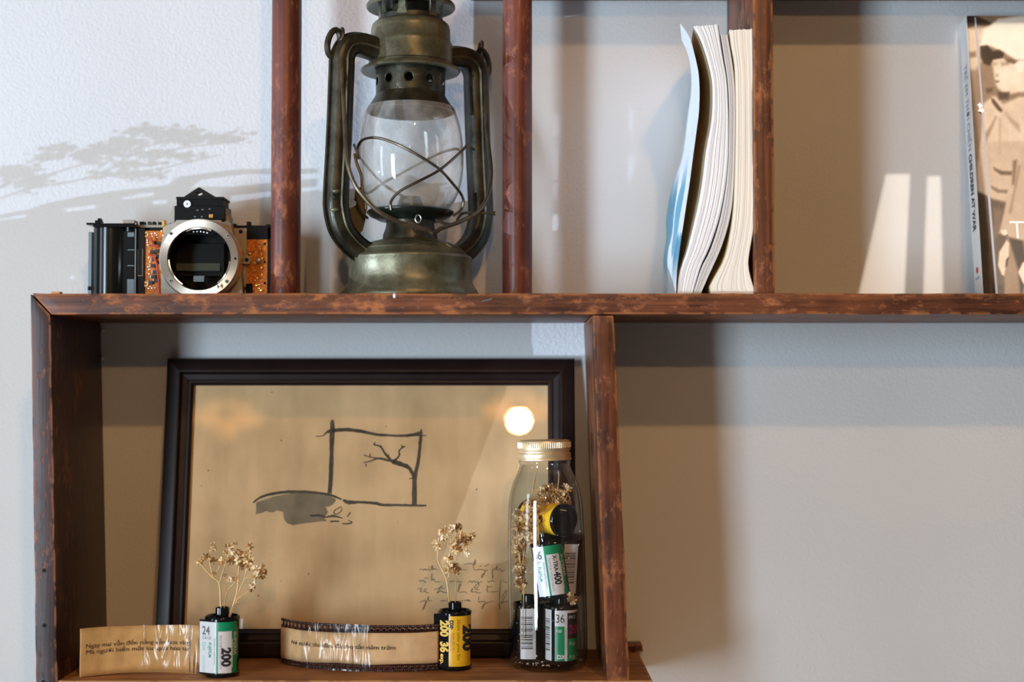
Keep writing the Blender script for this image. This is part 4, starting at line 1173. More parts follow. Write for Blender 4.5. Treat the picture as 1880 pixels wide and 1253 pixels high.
MB().disc(cv(15, 206, -.0006), .0016, (0, -1, 0), .0002, 10).build('puncture', M['ink'], bk, local=True)
lettering(bk, 'TRẺ EM', .0215, lambda x, y: cv(54, 436) + Vector((x, 0, y)), M['spine_white'], bold=-.01, local=True)
# spine print, running downwards
sx0 = -.0009
def sp(z0, y0, s=1): return lambda x, y: Vector((sx0, y0 - y, z0 - x))
hz = lambda y: BH * (545 - y) / (545 - 27)
lettering(bk, 'TRẺ EM THỜI CHIẾN', .0108, sp(hz(112), .0130), M['ink_grey'], bold=-.008, xs=.74, local=True)
lettering(bk, 'CHILDREN AT WAR', .0104, sp(hz(277), .0130), M['ink'], bold=.035, xs=.70, local=True)
MB().disc((sx0 + .0002, .0095, hz(487)), .0028, (-1, 0, 0), .0001, 12).build('emblem', M['red_ink'], bk, local=True)
MB().box((sx0 - .0001, .004, hz(503)), (sx0, .0150, hz(499))).build('emblem_line', M['blue_ink'], bk, local=True)
MB().box((sx0 - .0001, .002, hz(532)), (sx0, .0165, hz(506))).build('price_sticker', M['pin'], bk, local=True)
# ------------------------------------------------------------------ framed ink drawing leaning on the wall
LEAN = R(8.6)
FW, FH, RW, FT = .3375, .2425, .0222, .0125
Y_fb = Y_WALL - .0012 - FT / math.cos(LEAN) - FH * math.sin(LEAN)
fx0 = U(305, 672, Y_fb + FH * math.sin(LEAN)).x
frame = thing('picture_frame', 'dark wooden picture frame with an ink drawing, leaning on the wall', 'picture frame', (fx0 + FW / 2, Y_fb + .0105, LOW_Z + .0002), (-LEAN, 0, 0))
# in frame space: x across, z up, y=0 at the lower front edge, front faces -y
def FMv(x, y, z): return Vector((x, y - .0105, z + .0002))
M['frame_wood'] = plain('near-black lacquered frame', (.013, .0060, .0060), .38, vary=.3, scale=40, spec=.22)
prof_f = [(0, .0125), (0, .0045), (.0012, .0025), (.010, .0), (.0118, .0003), (.0128, .0022), (.0136, .0036), (.0178, .0046), (.0186, .0036), (.0205, .0036), (.0222, .0056), (.0222, .0095), (.016, .0125)]
for k in range(4):
    mb = MB(); vs_ = []
    for d, h in prof_f:
        lo, hi = d, None
        if k == 0: pa, pb = (-FW / 2 + d, d), (FW / 2 - d, d)
        elif k == 1: pa, pb = (FW / 2 - d, d), (FW / 2 - d, FH - d)
        elif k == 2: pa, pb = (FW / 2 - d, FH - d), (-FW / 2 + d, FH - d)
        else: pa, pb = (-FW / 2 + d, FH - d), (-FW / 2 + d, d)
        vs_ += [FMv(pa[0], h, pa[1]), FMv(pb[0], h, pb[1])]
    n = len(prof_f)
    mb.add(vs_, [(2 * i, 2 * i + 1, 2 * ((i + 1) % n) + 1, 2 * ((i + 1) % n)) for i in range(n)] + [tuple(2 * i for i in range(n)), tuple(2 * i + 1 for i in reversed(range(n)))])
    mb.build('rail', M['frame_wood'], frame, smooth=True, auto=28, local=True)
def paper_material():
    m, nt, b = new_mat('stained tan rice paper'); N = nt.nodes.new; L = nt.links.new
    tc = N('ShaderNodeTexCoord')
    mp = N('ShaderNodeMapping'); mp.inputs['Scale'].default_value = (38, 10, 9); L(tc.outputs['Object'], mp.inputs['Vector'])
    n = N('ShaderNodeTexNoise'); n.inputs['Scale'].default_value = 1; n.inputs['Detail'].default_value = 5; L(mp.outputs[0], n.inputs['Vector'])
    n2 = N('ShaderNodeTexNoise'); n2.inputs['Scale'].default_value = 18; n2.inputs['Detail'].default_value = 4; L(tc.outputs['Object'], n2.inputs['Vector'])
    ad = N('ShaderNodeMath'); ad.operation = 'ADD'; L(n.outputs['Fac'], ad.inputs[0]); L(n2.outputs['Fac'], ad.inputs[1])
    rp = N('ShaderNodeValToRGB'); e = rp.color_ramp.elements
    e[0].position = .36; e[0].color = (.52, .35, .175, 1); e[1].position = .60; e[1].color = (.74, .51, .275, 1)
    hf = N('ShaderNodeMath'); hf.operation = 'MULTIPLY'; hf.inputs[1].default_value = .5; L(ad.outputs[0], hf.inputs[0]); L(hf.outputs[0], rp.inputs['Fac'])
    v = N('ShaderNodeTexVoronoi'); v.inputs['Scale'].default_value = 55; L(tc.outputs['Object'], v.inputs['Vector'])
    sp_ = N('ShaderNodeMapRange'); sp_.inputs['From Min'].default_value = .045; sp_.inputs['From Max'].default_value = .03; L(v.outputs['Distance'], sp_.inputs['Value'])
    mx = N('ShaderNodeMix'); mx.data_type = 'RGBA'; mx.inputs['B'].default_value = (.17, .11, .06, 1)
    L(sp_.outputs[0], mx.inputs['Factor']); L(rp.outputs['Color'], mx.inputs['A']); L(mx.outputs['Result'], b.inputs['Base Color'])
    b.inputs['Roughness'].default_value = .85
    return m
M['rice_paper'] = paper_material()
M['backing'] = plain('frame backing board', (.18, .12, .07), .8)
M['pane'] = glass_mat('picture glass', (.985, .985, .98), (.8, .82, .8), .0, .045, 5.0)
e = .019
MB().box(tuple(FMv(-FW / 2 + e, .0085, e)), tuple(FMv(FW / 2 - e, .0089, FH - e))).build('drawing_sheet', M['rice_paper'], frame, local=True)
MB().box(tuple(FMv(-FW / 2 + .012, .0092, .012)), tuple(FMv(FW / 2 - .012, .0122, FH - .012))).build('backing_board', M['backing'], frame, local=True)
g = .0195
MB().add([FMv(-FW / 2 + g, .0062, g), FMv(FW / 2 - g, .0062, g), FMv(FW / 2 - g, .0062, FH - g), FMv(-FW / 2 + g, .0062, FH - g)], [(0, 1, 2, 3)]).build('pane', M['pane'], frame, local=True)
FMW = WORLD_M[frame.name]; FMI = FMW.inverted()
pl0 = FMW @ FMv(0, .0082, .1); pln = FMW.to_3x3() @ Vector((0, -1, 0))
def paper(px, py, lift=0):
    return FMI @ UP(px, py, pl0 + pln * lift, pln)
M['ink_brush'] = plain('black brush ink', (.070, .055, .036), .8, vary=.45, scale=160)
M['ink_wash'] = plain('grey ink wash', (.225, .175, .110), .85, vary=.32, scale=45)
M['ink_pen'] = plain('faded pen ink', (.24, .175, .095), .8)
random.seed(21)
def stroke(pts, widths, name='brush_stroke', mat='ink_brush', jit=.5, k=5, lift=0.0):
    """flat brush line on the paper: pixel points with pixel widths"""
    cp = catmull([Vector((x, y, 0)) for x, y in pts], k)
    n = len(cp); mb = MB(); vs_ = []
    for i, p in enumerate(cp):
        t = (cp[min(i + 1, n - 1)] - cp[max(i - 1, 0)]); t.normalize()
        q = i / (n - 1) * (len(widths) - 1); a = int(min(q, len(widths) - 2)) if len(widths) > 1 else 0
        w = widths[a] + (widths[min(a + 1, len(widths) - 1)] - widths[a]) * (q - a)
        for s in (-1, 1):
            ww = max(.25, w * .62 + random.uniform(-jit, jit) * min(1, w / 4))
            vs_.append(paper(p.x - t.y * s * ww, p.y + t.x * s * ww, lift))
    return mb.add(vs_, [(2 * i, 2 * i + 1, 2 * i + 3, 2 * i + 2) for i in range(n - 1)]).build(name, M[mat], frame, local=True)
def c3(*pp): return [(440 + x / 4.818, 740 + y / 4.818) for x, y in pp]
def c4(*pp): return [(740 + x / 8.545, 1000 + y / 8.545) for x, y in pp]
# hill wash and outline
wash = c3((150, 880), (300, 830), (480, 800), (680, 805), (800, 822), (850, 860), (820, 905), (760, 925), (780, 965), (750, 1020), (770, 1045), (600, 1060), (480, 1085), (425, 1072), (395, 1035), (385, 965), (330, 955), (290, 970), (230, 962), (180, 980), (140, 990))
cw = []
for i, (x, y) in enumerate(wash):
    x2, y2 = wash[(i + 1) % len(wash)]
    for s in range(4): cw.append((x + (x2 - x) * s / 4 + random.uniform(-.7, .7), y + (y2 - y) * s / 4 + random.uniform(-.7, .7)))
pts2 = [paper(x, y, -.00003) for x, y in cw]
MB().add(pts2, [tuple(t) for t in tessellate_polygon([[Vector((p.x, p.z, 0)) for p in pts2]])]).build('ink_wash', M['ink_wash'], frame, local=True)
stroke(c3((118, 885), (190, 835), (330, 798), (500, 787), (680, 798), (800, 815), (900, 855)), [2, 3.4, 4, 4.6, 4.2, 3.4, 2])
stroke(c3((915, 860), (970, 882), (1080, 880), (1200, 890), (1280, 905), (1420, 905), (1530, 908), (1650, 910)), [3, 6, 3.4, 4.6, 4, 3.2, 3.6, 2.6])
stroke(c3((817, 150), (820, 185), (819, 245), (815, 320), (812, 450), (808, 600), (796, 800)), [3, 6, 7, 7.5, 5.5, 6.5, 5.5])
stroke(c3((670, 296), (735, 292), (770, 262), (820, 248), (930, 238), (1060, 250), (1210, 280), (1350, 290), (1480, 290), (1610, 268)), [.8, 1.2, 3, 6, 5.4, 5, 4, 3.2, 4, 6])
stroke(c3((1480, 285), (1655, 292)), [3, 1])
stroke(c3((1606, 232), (1603, 280), (1590, 420), (1575, 540), (1550, 660), (1545, 780), (1545, 905)), [1, 5, 4.2, 4.6, 6, 7.5, 7])
stroke(c3((1540, 670), (1515, 600), (1460, 555), (1350, 520)), [4, 4.4, 6, 7])
stroke(c3((1380, 520), (1320, 512), (1230, 492), (1170, 512), (1095, 530)), [5, 3.6, 3, 2, 1.2])
stroke(c3((1340, 512), (1290, 455), (1245, 388), (1185, 372)), [3.6, 3, 2.4, 1.4])
stroke(c3((1365, 515), (1410, 470), (1410, 425), (1440, 395)), [3, 2.6, 2, 1.6])
stroke(c3((1225, 492), (1150, 480), (1100, 462)), [1.8, 1.4, 1.6])
for a_, b2 in (((1245, 388), (1255, 378)), ((1185, 372), (1200, 350)), ((1440, 395), (1432, 372)), ((1440, 395), (1465, 385)), ((1120, 540), (1115, 565)), ((1150, 480), (1155, 450)), ((1510, 620), (1500, 575)), ((1530, 670), (1500, 672)), ((1325, 500), (1315, 455)), ((1460, 545), (1490, 548))):
    stroke(c3(a_, b2), [2, 1.4], k=3)
stroke(c3((620, 1000), (700, 998), (760, 1012), (830, 1002), (910, 1022)), [3, 3.4, 2, 3.4, 1])
stroke(c3((800, 1050), (880, 1048)), [2, 2]); stroke(c3((905, 1070), (960, 1070), (995, 1058), (960, 1040)), [1.6, 2.2, 1.4, 1])
stroke(c3((900, 920), (850, 945), (832, 975), (860, 985), (895, 960), (905, 930)), [1.2, 1.4, 1.2, 1.4, 1.2, 1]); stroke(c3((950, 1010), (980, 970)), [1.2, 1.6])
# handwriting in four lines
HW = [((250, 408), (290, 388), (320, 405), (345, 385), (365, 405), (400, 385), (415, 408), (440, 390), (460, 330), (465, 400), (490, 380), (530, 405)), ((400, 350), (430, 358)), ((900, 405), (950, 400), (1000, 405)),
      ((960, 315), (1060, 300), (1120, 318), (1130, 240), (1100, 330), (1120, 400), (1170, 400), (1230, 395), (1290, 410), (1340, 400)), ((1290, 410), (1270, 470), (1230, 530), (1240, 480), (1300, 430)), ((1400, 390), (1405, 540), (1400, 410), (1440, 380)), ((1440, 410), (1475, 340), (1470, 405), (1520, 385), (1560, 425), (1600, 390)), ((1200, 350), (1230, 330)), ((1280, 350), (1350, 310)),
      ((245, 560), (280, 580), (320, 560), (330, 590), (365, 595)), ((335, 530), (385, 530)), ((450, 460), (450, 560), (490, 545), (500, 585), (540, 590), (590, 590)), ((720, 590), (800, 580), (860, 590), (930, 590)), ((1020, 600), (1060, 575), (1080, 600), (1110, 575), (1140, 600), (1170, 580), (1190, 640), (1150, 690), (1120, 670), (1180, 610), (1250, 585)), ((1190, 545), (1192, 550)), ((1320, 580), (1360, 590), (1390, 570), (1440, 590)), ((1570, 570), (1600, 595), (1640, 590)),
      ((225, 705), (290, 690), (270, 740), (320, 745), (350, 735), (360, 755), (405, 765)), ((320, 720), (370, 700)), ((480, 710), (560, 690), (610, 650), (560, 720), (530, 770), (590, 730), (640, 760), (690, 755)), ((590, 690), (650, 690)), ((850, 750), (880, 640), (905, 630), (870, 740), (920, 750), (960, 745), (1005, 765)), ((1060, 745), (1090, 690), (1080, 755), (1120, 740), (1150, 755), (1220, 765)), ((1130, 715), (1190, 710)), ((1325, 640), (1320, 740), (1400, 745), (1500, 740)), ((1330, 670), (1400, 665)), ((1530, 560), (1515, 740), (1510, 900), (1520, 1020), (1500, 930)), ((1560, 830), (1600, 750), (1630, 720), (1620, 790), (1580, 850), (1555, 930)),
      ((265, 905), (310, 890), (350, 890), (345, 960), (310, 1030), (320, 980), (380, 880), (400, 815), (400, 880), (460, 885)), ((575, 890), (640, 885), (690, 890), (770, 895)), ((690, 860), (720, 855)), ((885, 885), (930, 890), (980, 880), (1060, 895)), ((1000, 868), (1050, 885)), ((1190, 815), (1185, 905), (1230, 900), (1290, 905), (1270, 970), (1240, 1010), (1260, 950), (1340, 910), (1420, 895)), ((1540, 890), (1550, 930), (1600, 900), (1650, 895))]
for w in HW:
    stroke(c4(*w), [.9, 1.5, .8, 1.4, .9], 'pen_stroke', 'ink_pen', jit=.3, k=4)
# ------------------------------------------------------------------ 35 mm film cassettes
CR, CH = .0124, .0450                          # shell radius, height over the end caps
M['fuji_green'] = plain('green label print', (.008, .27, .115), .32)
M['label_white'] = plain('white label print', (.74, .75, .79), .32)
M['label_pale'] = plain('pale rose label print', (.76, .70, .70), .32)
M['label_yellow'] = plain('golden yellow label print', (.86, .48, .020), .32)
M['label_lime'] = plain('pale green label print', (.42, .66, .44), .32)
M['ink_green'] = plain('green ink', (.02, .30, .20), .5)
M['ink_mint'] = plain('mint ink', (.38, .62, .56), .5)
M['ink_yellow'] = plain('yellow ink', (.90, .60, .10), .5)
M['ink_red'] = plain('red small print', (.70, .16, .02), .5)
M['ink_brown'] = plain('brown small print', (.30, .15, .01), .5)
M['ink_magenta'] = plain('magenta ink', (.30, .01, .12), .5)
M['can_black'] = plain('black cassette metal', (.006, .006, .0075), .13, spec=.4)
def surf(u, z, off=0.0, lip=False):
    """u: arc length from the front, positive to the right; the light-trap lip leaves the drum as a tangent"""
    r = CR + off; a0 = R(-24)
    a = u / CR
    if lip and a < a0:
        L_ = (a0 - a) * CR
        return Vector((r * math.sin(a0) - L_ * math.cos(a0), -r * math.cos(a0) - L_ * math.sin(a0), z))
    return Vector((r * math.sin(a), -r * math.cos(a), z))
def patch(root, name, u0, u1, z0, z1, mat, lip=False, off=.00012, parent=None, dz=0.0):
    n = max(2, int((u1 - u0) / .0011)); mb = MB(); vs_ = []
    for i in range(n + 1):
        u = u0 + (u1 - u0) * i / n
        vs_ += [surf(u, z0, off, lip), surf(u, z1 + dz * i / n, off, lip)]
    mb.add(vs_, [(2 * i, 2 * i + 2, 2 * i + 3, 2 * i + 1) for i in range(n)])
    return mb.build(name, mat, parent or root, smooth=True, local=True)
def down(u, z, lip=False, off=.00030):        # text running downwards, tops to the right
    return lambda x, y: surf(u + y, z - x, off, lip)
def upr(u, z, lip=False, off=.00030):
    return lambda x, y: surf(u + x, z + y, off, lip)
def cassette_shell(root, lip):
    mb = MB(); n = 48
    if lip:
        a0, a1 = R(-24), R(-24 + 290)
        ring = [(math.sin(a0 + (a1 - a0) * i / n), -math.cos(a0 + (a1 - a0) * i / n)) for i in range(n + 1)]
        poly = [(CR * x, CR * y) for x, y in ring]
        e0 = surf(-.0168, 0, 0, True); tip = Vector((e0.x, e0.y, 0))
        nrm = Vector((math.sin(a0), -math.cos(a0), 0)) * -.0011
        poly += [(tip.x + nrm.x, tip.y + nrm.y), (tip.x, tip.y)]
        vs_ = [(x, y, .0022) for x, y in poly] + [(x, y, CH - .0022) for x, y in poly]; m = len(poly)
        tri = tessellate_polygon([[Vector((x, y, 0)) for x, y in poly]])
        mb.add(vs_, [(i, (i + 1) % m, m + (i + 1) % m, m + i) for i in range(m)] + [tuple(t) for t in tri] + [tuple(m + q for q in reversed(t)) for t in tri])
    else:
        mb.lathe([(0, .0022), (CR, .0022), (CR, CH - .0022), (0, CH - .0022)], n)
    mb.build('shell', M['can_black'], root, smooth=True, local=True, auto=40)
    q = CR + .00055
    for nm, f in (('end_cap', lambda z: z), ('end_cap', lambda z: CH - z)):
        pr = [(.0048, f(.0016)), (q - .0022, f(.0016)), (q - .0016, f(.0002)), (q - .0008, f(0)), (q, f(.0008)), (q, f(.0030)), (q - .0006, f(.0034))]
        MB().lathe(pr, 48).build(nm, M['can_black'], root, smooth=True, local=True, auto=50)
    for f in (lambda z: .0016 - z, lambda z: CH - .0016 + z):
        h = .0072 if f(1) > 0 else .0012
        MB().lathe([(.0052, f(-.0002)), (.0052, f(h)), (.0046, f(h + .0004)), (.0040, f(h)), (.0040, f(.0004)), (0, f(.0003))], 28).build('spool', M['black_gloss'], root, smooth=True, local=True, auto=45)
def cassette(label, loc, rot=(0, 0, 0), lip=False, group=None):
    t = thing('film_cassette', label, 'film cassette', loc, rot, group)
    cassette_shell(t, lip)
    return t
def barcode(root, u0, u1, z0, z1, lab=None):
    lb = patch(root, 'barcode_label', u0, u1, z0, z1, M['label_white'])
    z = z0 + (z1 - z0) * .20; random.seed(int(u0 * 1e5) + 3)
    while z < z0 + (z1 - z0) * .82:
        w = random.choice([.00025, .00025, .0005, .0008]); g = random.choice([.0003, .0005, .0009])
        patch(root, 'bar', u0 + .0006, u1 - (u1 - u0) * .2, z, z + w, M['ink'], off=.00022, parent=lb)
        z += w + g
    return lb
def fuji(root, num, speed, lip, sub=None):
    zb, zt_ = .0036, CH - .0036
    patch(root, 'white_panel', -.0165 if lip else -.0125, -.0016, zb, zt_, M['label_white'], lip)
    patch(root, 'green_panel', -.0016, .0158, zb, zt_, M['fuji_green'], lip)
    patch(root, 'speed_panel', .0000, .0102, zb, zt_ - .0068, M['label_pale'], lip, .00020)
    patch(root, 'lime_panel', .0102, .0112, zb + .004, zt_ - .0125, M['label_lime'], lip, .00020)
    uu0 = -.0142 if lip else -.0108
    lettering(root, num, .0088, upr(uu0, zt_ - .0095, lip), M['ink_grey'], bold=.02, xs=.82, cut=.001, local=True)
    if lip:
        lettering(root, 'CA135', .0031, upr(uu0 + .0002, zt_ - .0129, lip), M['ink_grey'], xs=.95, cut=.001, local=True)
        lettering(root, 'DX', .0044, down(uu0 + .0002, zt_ - .0152, lip), M['ink_mint'], bold=.03, cut=.001, local=True)
        lettering(root, 'SYSTEM', .0036, down(uu0 + .0002, zt_ - .0250, lip), M['ink_mint'], cut=.001, local=True)
    else:
        lettering(root, '135', .0026, upr(uu0 + .002, zt_ - .0127, lip), M['ink_grey'], cut=.001, local=True)
    lettering(root, 'FUJIFILM', .0036, down(-.0080, zt_ - .0150, lip), M['ink_green'], bold=.02, xs=.86, cut=.001, local=True)
    lettering(root, 'PROCESS C-41 MADE IN JAPAN', .0014, down(-.0033, zt_ - .012, lip), M['ink_grey'], cut=.001, local=True)
    lettering(root, 'FILM FOR COLOR PRINTS', .0024, down(.0009, zt_ - .0096, lip), M['ink_grey'], xs=.92, cut=.001, local=True)
    if sub:
        lettering(root, sub, .0046, down(.0046, zt_ - .0078, lip), M['ink'], bold=.025, xs=.9, cut=.001, local=True)
        lettering(root, speed, .0078, down(.0038, zt_ - .0205, lip), M['ink'], bold=.035, xs=.82, cut=.001, local=True)
    else:
        lettering(root, speed, .0094, down(.0028, zt_ - .0190, lip), M['ink'], bold=.05, xs=.98, cut=.001, local=True)
    lettering(root, 'SUPERIA', .0042, down(.0119, zt_ - .0075, lip), M['label_white'], bold=.01, xs=1.12, cut=.001, local=True)

grp = 'film cassettes standing on the lower shelf'
yg = 1.1205; pg = U(408, 1200, yg)
green = cassette('green and white film cassette, 24 exposures, holding dried flowers', (pg.x, yg, LOW_Z + .0001), (0, 0, R(-3)), True, grp)
fuji(green, '24', '200', True)
yy_ = 1.149; py_ = U(835, 1200, yy_)
kod = cassette('yellow and black film cassette, 36 exposures, holding dried flowers', (py_.x, yy_, LOW_Z + .0001), (0, 0, R(-2)), True, grp)
zb, zt_ = .0034, CH - .0034
patch(kod, 'yellow_panel', -.0038, .0165, zb, zt_, M['label_yellow'], True)
lettering(kod, '200', .0094, down(-.0108, zt_ - .0034, True), M['ink_yellow'], bold=.05, xs=.86, cut=.001, local=True)
lettering(kod, '36', .0094, down(-.0108, zt_ - .0195, True), M['ink_yellow'], bold=.05, xs=.86, cut=.001, local=True)
lettering(kod, 'exp.', .0050, down(-.0108, zt_ - .0288, True), M['ink_yellow'], bold=.03, xs=.95, cut=.001, local=True)
lettering(kod, 'DX', .0040, down(-.0030, zt_ - .0030, True), M['ink'], bold=.05, cut=.001, local=True)
lettering(kod, 'N', .0022, down(-.0022, zt_ - .0082, True), M['ink'], bold=.04, cut=.001, local=True)
lettering(kod, 'Kodak 200 • 36', .0021, down(-.0007, zt_ - .0125, True), M['ink_brown'], cut=.001, local=True)
lettering(kod, 'PROCESS C-41', .0021, down(-.0028, zt_ - .0130, True), M['ink_red'], cut=.001, local=True)
lettering(kod, '35mm color print film', .0036, down(.0026, zt_ - .0022, True), M['ink_brown'], bold=.012, xs=.98, cut=.001, local=True)
lettering(kod, '200', .0132, down(.0076, zt_ - .0072, True), M['ink'], bold=.055, xs=.98, cut=.001, local=True)

# film strips pulled out of the cassettes, with typed paper taped on
M['film'] = plain('brown developed film', (.055, .018, .016), .22, spec=.6)
M['kraft'] = plain('brown kraft paper', (.62, .345, .120), .75, vary=.10, scale=120, bump=.0002, bscale=300)
M['kraft_pale'] = plain('pale kraft paper', (.68, .43, .215), .75, vary=.10, scale=120, bump=.0002, bscale=300)
def tape_mat():
    m, nt, b = new_mat('crinkled clear tape'); nt.nodes.remove(b); N = nt.nodes.new; L = nt.links.new
    tc = N('ShaderNodeTexCoord')
    mp = N('ShaderNodeMapping'); mp.inputs['Scale'].default_value = (1.5, 1.5, .32); L(tc.outputs['Object'], mp.inputs['Vector'])
    n = N('ShaderNodeTexNoise'); n.inputs['Scale'].default_value = 70; n.inputs['Detail'].default_value = 1.2; n.inputs['Distortion'].default_value = 1.5; L(mp.outputs[0], n.inputs['Vector'])
    bp = N('ShaderNodeBump'); bp.inputs['Distance'].default_value = .0030; bp.inputs['Strength'].default_value = .8; L(n.outputs['Fac'], bp.inputs['Height'])
    g = N('ShaderNodeBsdfGlossy'); g.inputs['Roughness'].default_value = .21; L(bp.outputs[0], g.inputs['Normal'])
    t = N('ShaderNodeBsdfTransparent'); t.inputs['Color'].default_value = (.96, .95, .93, 1)
    fr2 = N('ShaderNodeFresnel'); fr2.inputs['IOR'].default_value = 1.42; L(bp.outputs[0], fr2.inputs['Normal'])
    ad = N('ShaderNodeMath'); ad.operation = 'ADD'; ad.inputs[1].default_value = .01; L(fr2.outputs[0], ad.inputs[0])
    mx = N('ShaderNodeMixShader'); L(ad.outputs[0], mx.inputs[0]); L(t.outputs[0], mx.inputs[1]); L(g.outputs[0], mx.inputs[2])
    L(mx.outputs[0], nt.nodes['Material Output'].inputs['Surface'])
    return m
M['tape'] = tape_mat()
def strip_path(pts):
    """pixel bottoms on the lower shelf -> smooth plan curve with arc length"""
    w = []
    for x, y in pts:
        d = ray(x, y); t = (LOW_Z - EYE) / d.z
        w.append(EYEV + d * t)
    c = catmull([Vector((p.x, p.y, 0)) for p in w], 10)
    s = [0]
    for a, b2 in zip(c, c[1:]): s.append(s[-1] + (b2 - a).length)
    return c, s
class Strip:
    def __init__(s, pts):
        s.c, s.s = strip_path(pts); s.len = s.s[-1]
    def at(s, q, z, off=0.0):
        q2 = max(0, min(s.len, q)); i = 0
        lo, hi = 0, len(s.s) - 2
        while lo < hi:
            m = (lo + hi + 1) // 2
            if s.s[m] <= q2: lo = m
            else: hi = m - 1
        i = lo
        t = (q2 - s.s[i]) / max(1e-9, s.s[i + 1] - s.s[i])
        p = s.c[i].lerp(s.c[i + 1], t); tg = (s.c[i + 1] - s.c[i]).normalized()
        p = p + tg * (q - q2)
        n = Vector((tg.y, -tg.x, 0))
        if n.y > 0: n = -n
        return Vector((p.x, p.y, LOW_Z + z)) + n * off
    def ribbon(s, q0, q1, zf0, zf1, off, n=60, m=4, wob=0.0, seed=0):
        mb = MB()
        for i in range(n + 1):
            q = q0 + (q1 - q0) * i / n
            for j in range(m + 1):
                z = zf0(q) + (zf1(q) - zf0(q)) * j / m
                o = off + wob * noise.noise(Vector((q * 90 + seed, z * 60, seed)))
                mb.v.append(s.at(q, z, o))
        for i in range(n):
            for j in range(m):
                a = i * (m + 1) + j
                mb.f.append((a, a + m + 1, a + m + 2, a + 1)); mb.m.append(0)
        return mb
sg = Strip([(146, 1246), (198, 1240.5), (258, 1236.5), (310, 1236), (345, 1237), (372, 1240)])
K = lambda c: (lambda q: c)
wv = lambda a, f, ph: (lambda q: a + .0004 * math.sin(q * f + ph))
fs_ = sg.ribbon(.012, sg.len, K(.0005), K(.0352), -.0006).build('film_strip', M['film'], green, smooth=True)
fs_.modifiers.new('film', 'SOLIDIFY').thickness = .00015
pp_ = sg.ribbon(0, sg.len - .0005, wv(.0003, 60, 0), wv(.0362, 75, 1), 0, 70, 6, .0008, 1).build('paper_strip', M['kraft'], fs_, smooth=True)
pp_.modifiers.new('paper', 'SOLIDIFY').thickness = .0002
tp = sg.ribbon(sg.len * .485, sg.len - .0004, wv(.0010, 90, 2), wv(.0366, 70, 0), .0010, 60, 16, .0013, 5).build('tape', M['tape'], fs_, smooth=True)
M['type_ink'] = plain('typewriter ink', (.045, .030, .016), .8)
def typed(strip, s, q0, z0, size, parent, xs=1.0, off=.0008):
    lettering(parent, s, size, lambda x, y: strip.at(q0 + x, z0 + y, off), M['type_ink'], 'typed_line', xs=xs, cut=.003)
typed(sg, 'Ngày mai vẫn đến nắng vẫn hoa vàng,', .0040, .0218, .0045, fs_, xs=1.16)
typed(sg, 'Mà người biến mất lúc quả hoa tàn', .0040, .0172, .0045, fs_, xs=1.24)

sk = Strip([(516, 1218), (548, 1225.6), (585, 1229.5), (621, 1231.7), (693.4, 1234.8), (766, 1234), (806, 1231.5)])
def perforated(strip, z0, z1, off):
    pitch, hw, hh, edge = .00475, .0019, .0028, .0020
    rows = [(z0, z0 + edge), (z0 + edge, z0 + edge + hh), (z0 + edge + hh, z1 - edge - hh), (z1 - edge - hh, z1 - edge), (z1 - edge, z1)]
    mb = MB(); n = int(strip.len / pitch) + 1
    qs = []
    for i in range(n):
        qs += [(i * pitch, i * pitch + hw, True), (i * pitch + hw, (i + .72) * pitch, False), ((i + .72) * pitch, (i + 1) * pitch, False)]
    for q0, q1, hole in qs:
        q1 = min(q1, strip.len)
        if q1 <= q0: continue
        for k, (a, b2) in enumerate(rows):
            if hole and k in (1, 3): continue
            mb.add([strip.at(q0, a, off), strip.at(q1, a, off), strip.at(q1, b2, off), strip.at(q0, b2, off)], [(0, 1, 2, 3)])
    return mb
fk = perforated(sk, .0004, .0354, 0).build('film_strip', M['film'], kod, smooth=True)
fk.modifiers.new('film', 'SOLIDIFY').thickness = .00015
b0 = lambda q: .0354 * interp([(0, .115), (.05, .155), (sk.len, .175)], q) + .0002 * math.sin(q * 130)
b1 = lambda q: .0354 * interp([(0, .80), (.05, .82), (sk.len, .845)], q) + .0002 * math.sin(q * 90)
pk = sk.ribbon(0, sk.len - .0005, b0, b1, .0006, 70, 6, .0004, 3).build('paper_strip', M['kraft_pale'], fk, smooth=True)
pk.modifiers.new('paper', 'SOLIDIFY').thickness = .0002
sk.ribbon(.028, sk.len * .62, K(.0006), wv(.0356, 80, 1), .0014, 60, 16, .0014, 9).build('tape', M['tape'], fk, smooth=True)
sk.ribbon(.006, sk.len - .001, K(.0002), K(.0015), .0020, 60, 2, .0012, 12).build('tape', M['tape'], fk, smooth=True)
typed(sk, 'Nợ nước thù dân, đã cho tấn năm trăm', .0165, .0172, .0046, fk, xs=1.16, off=.0013)

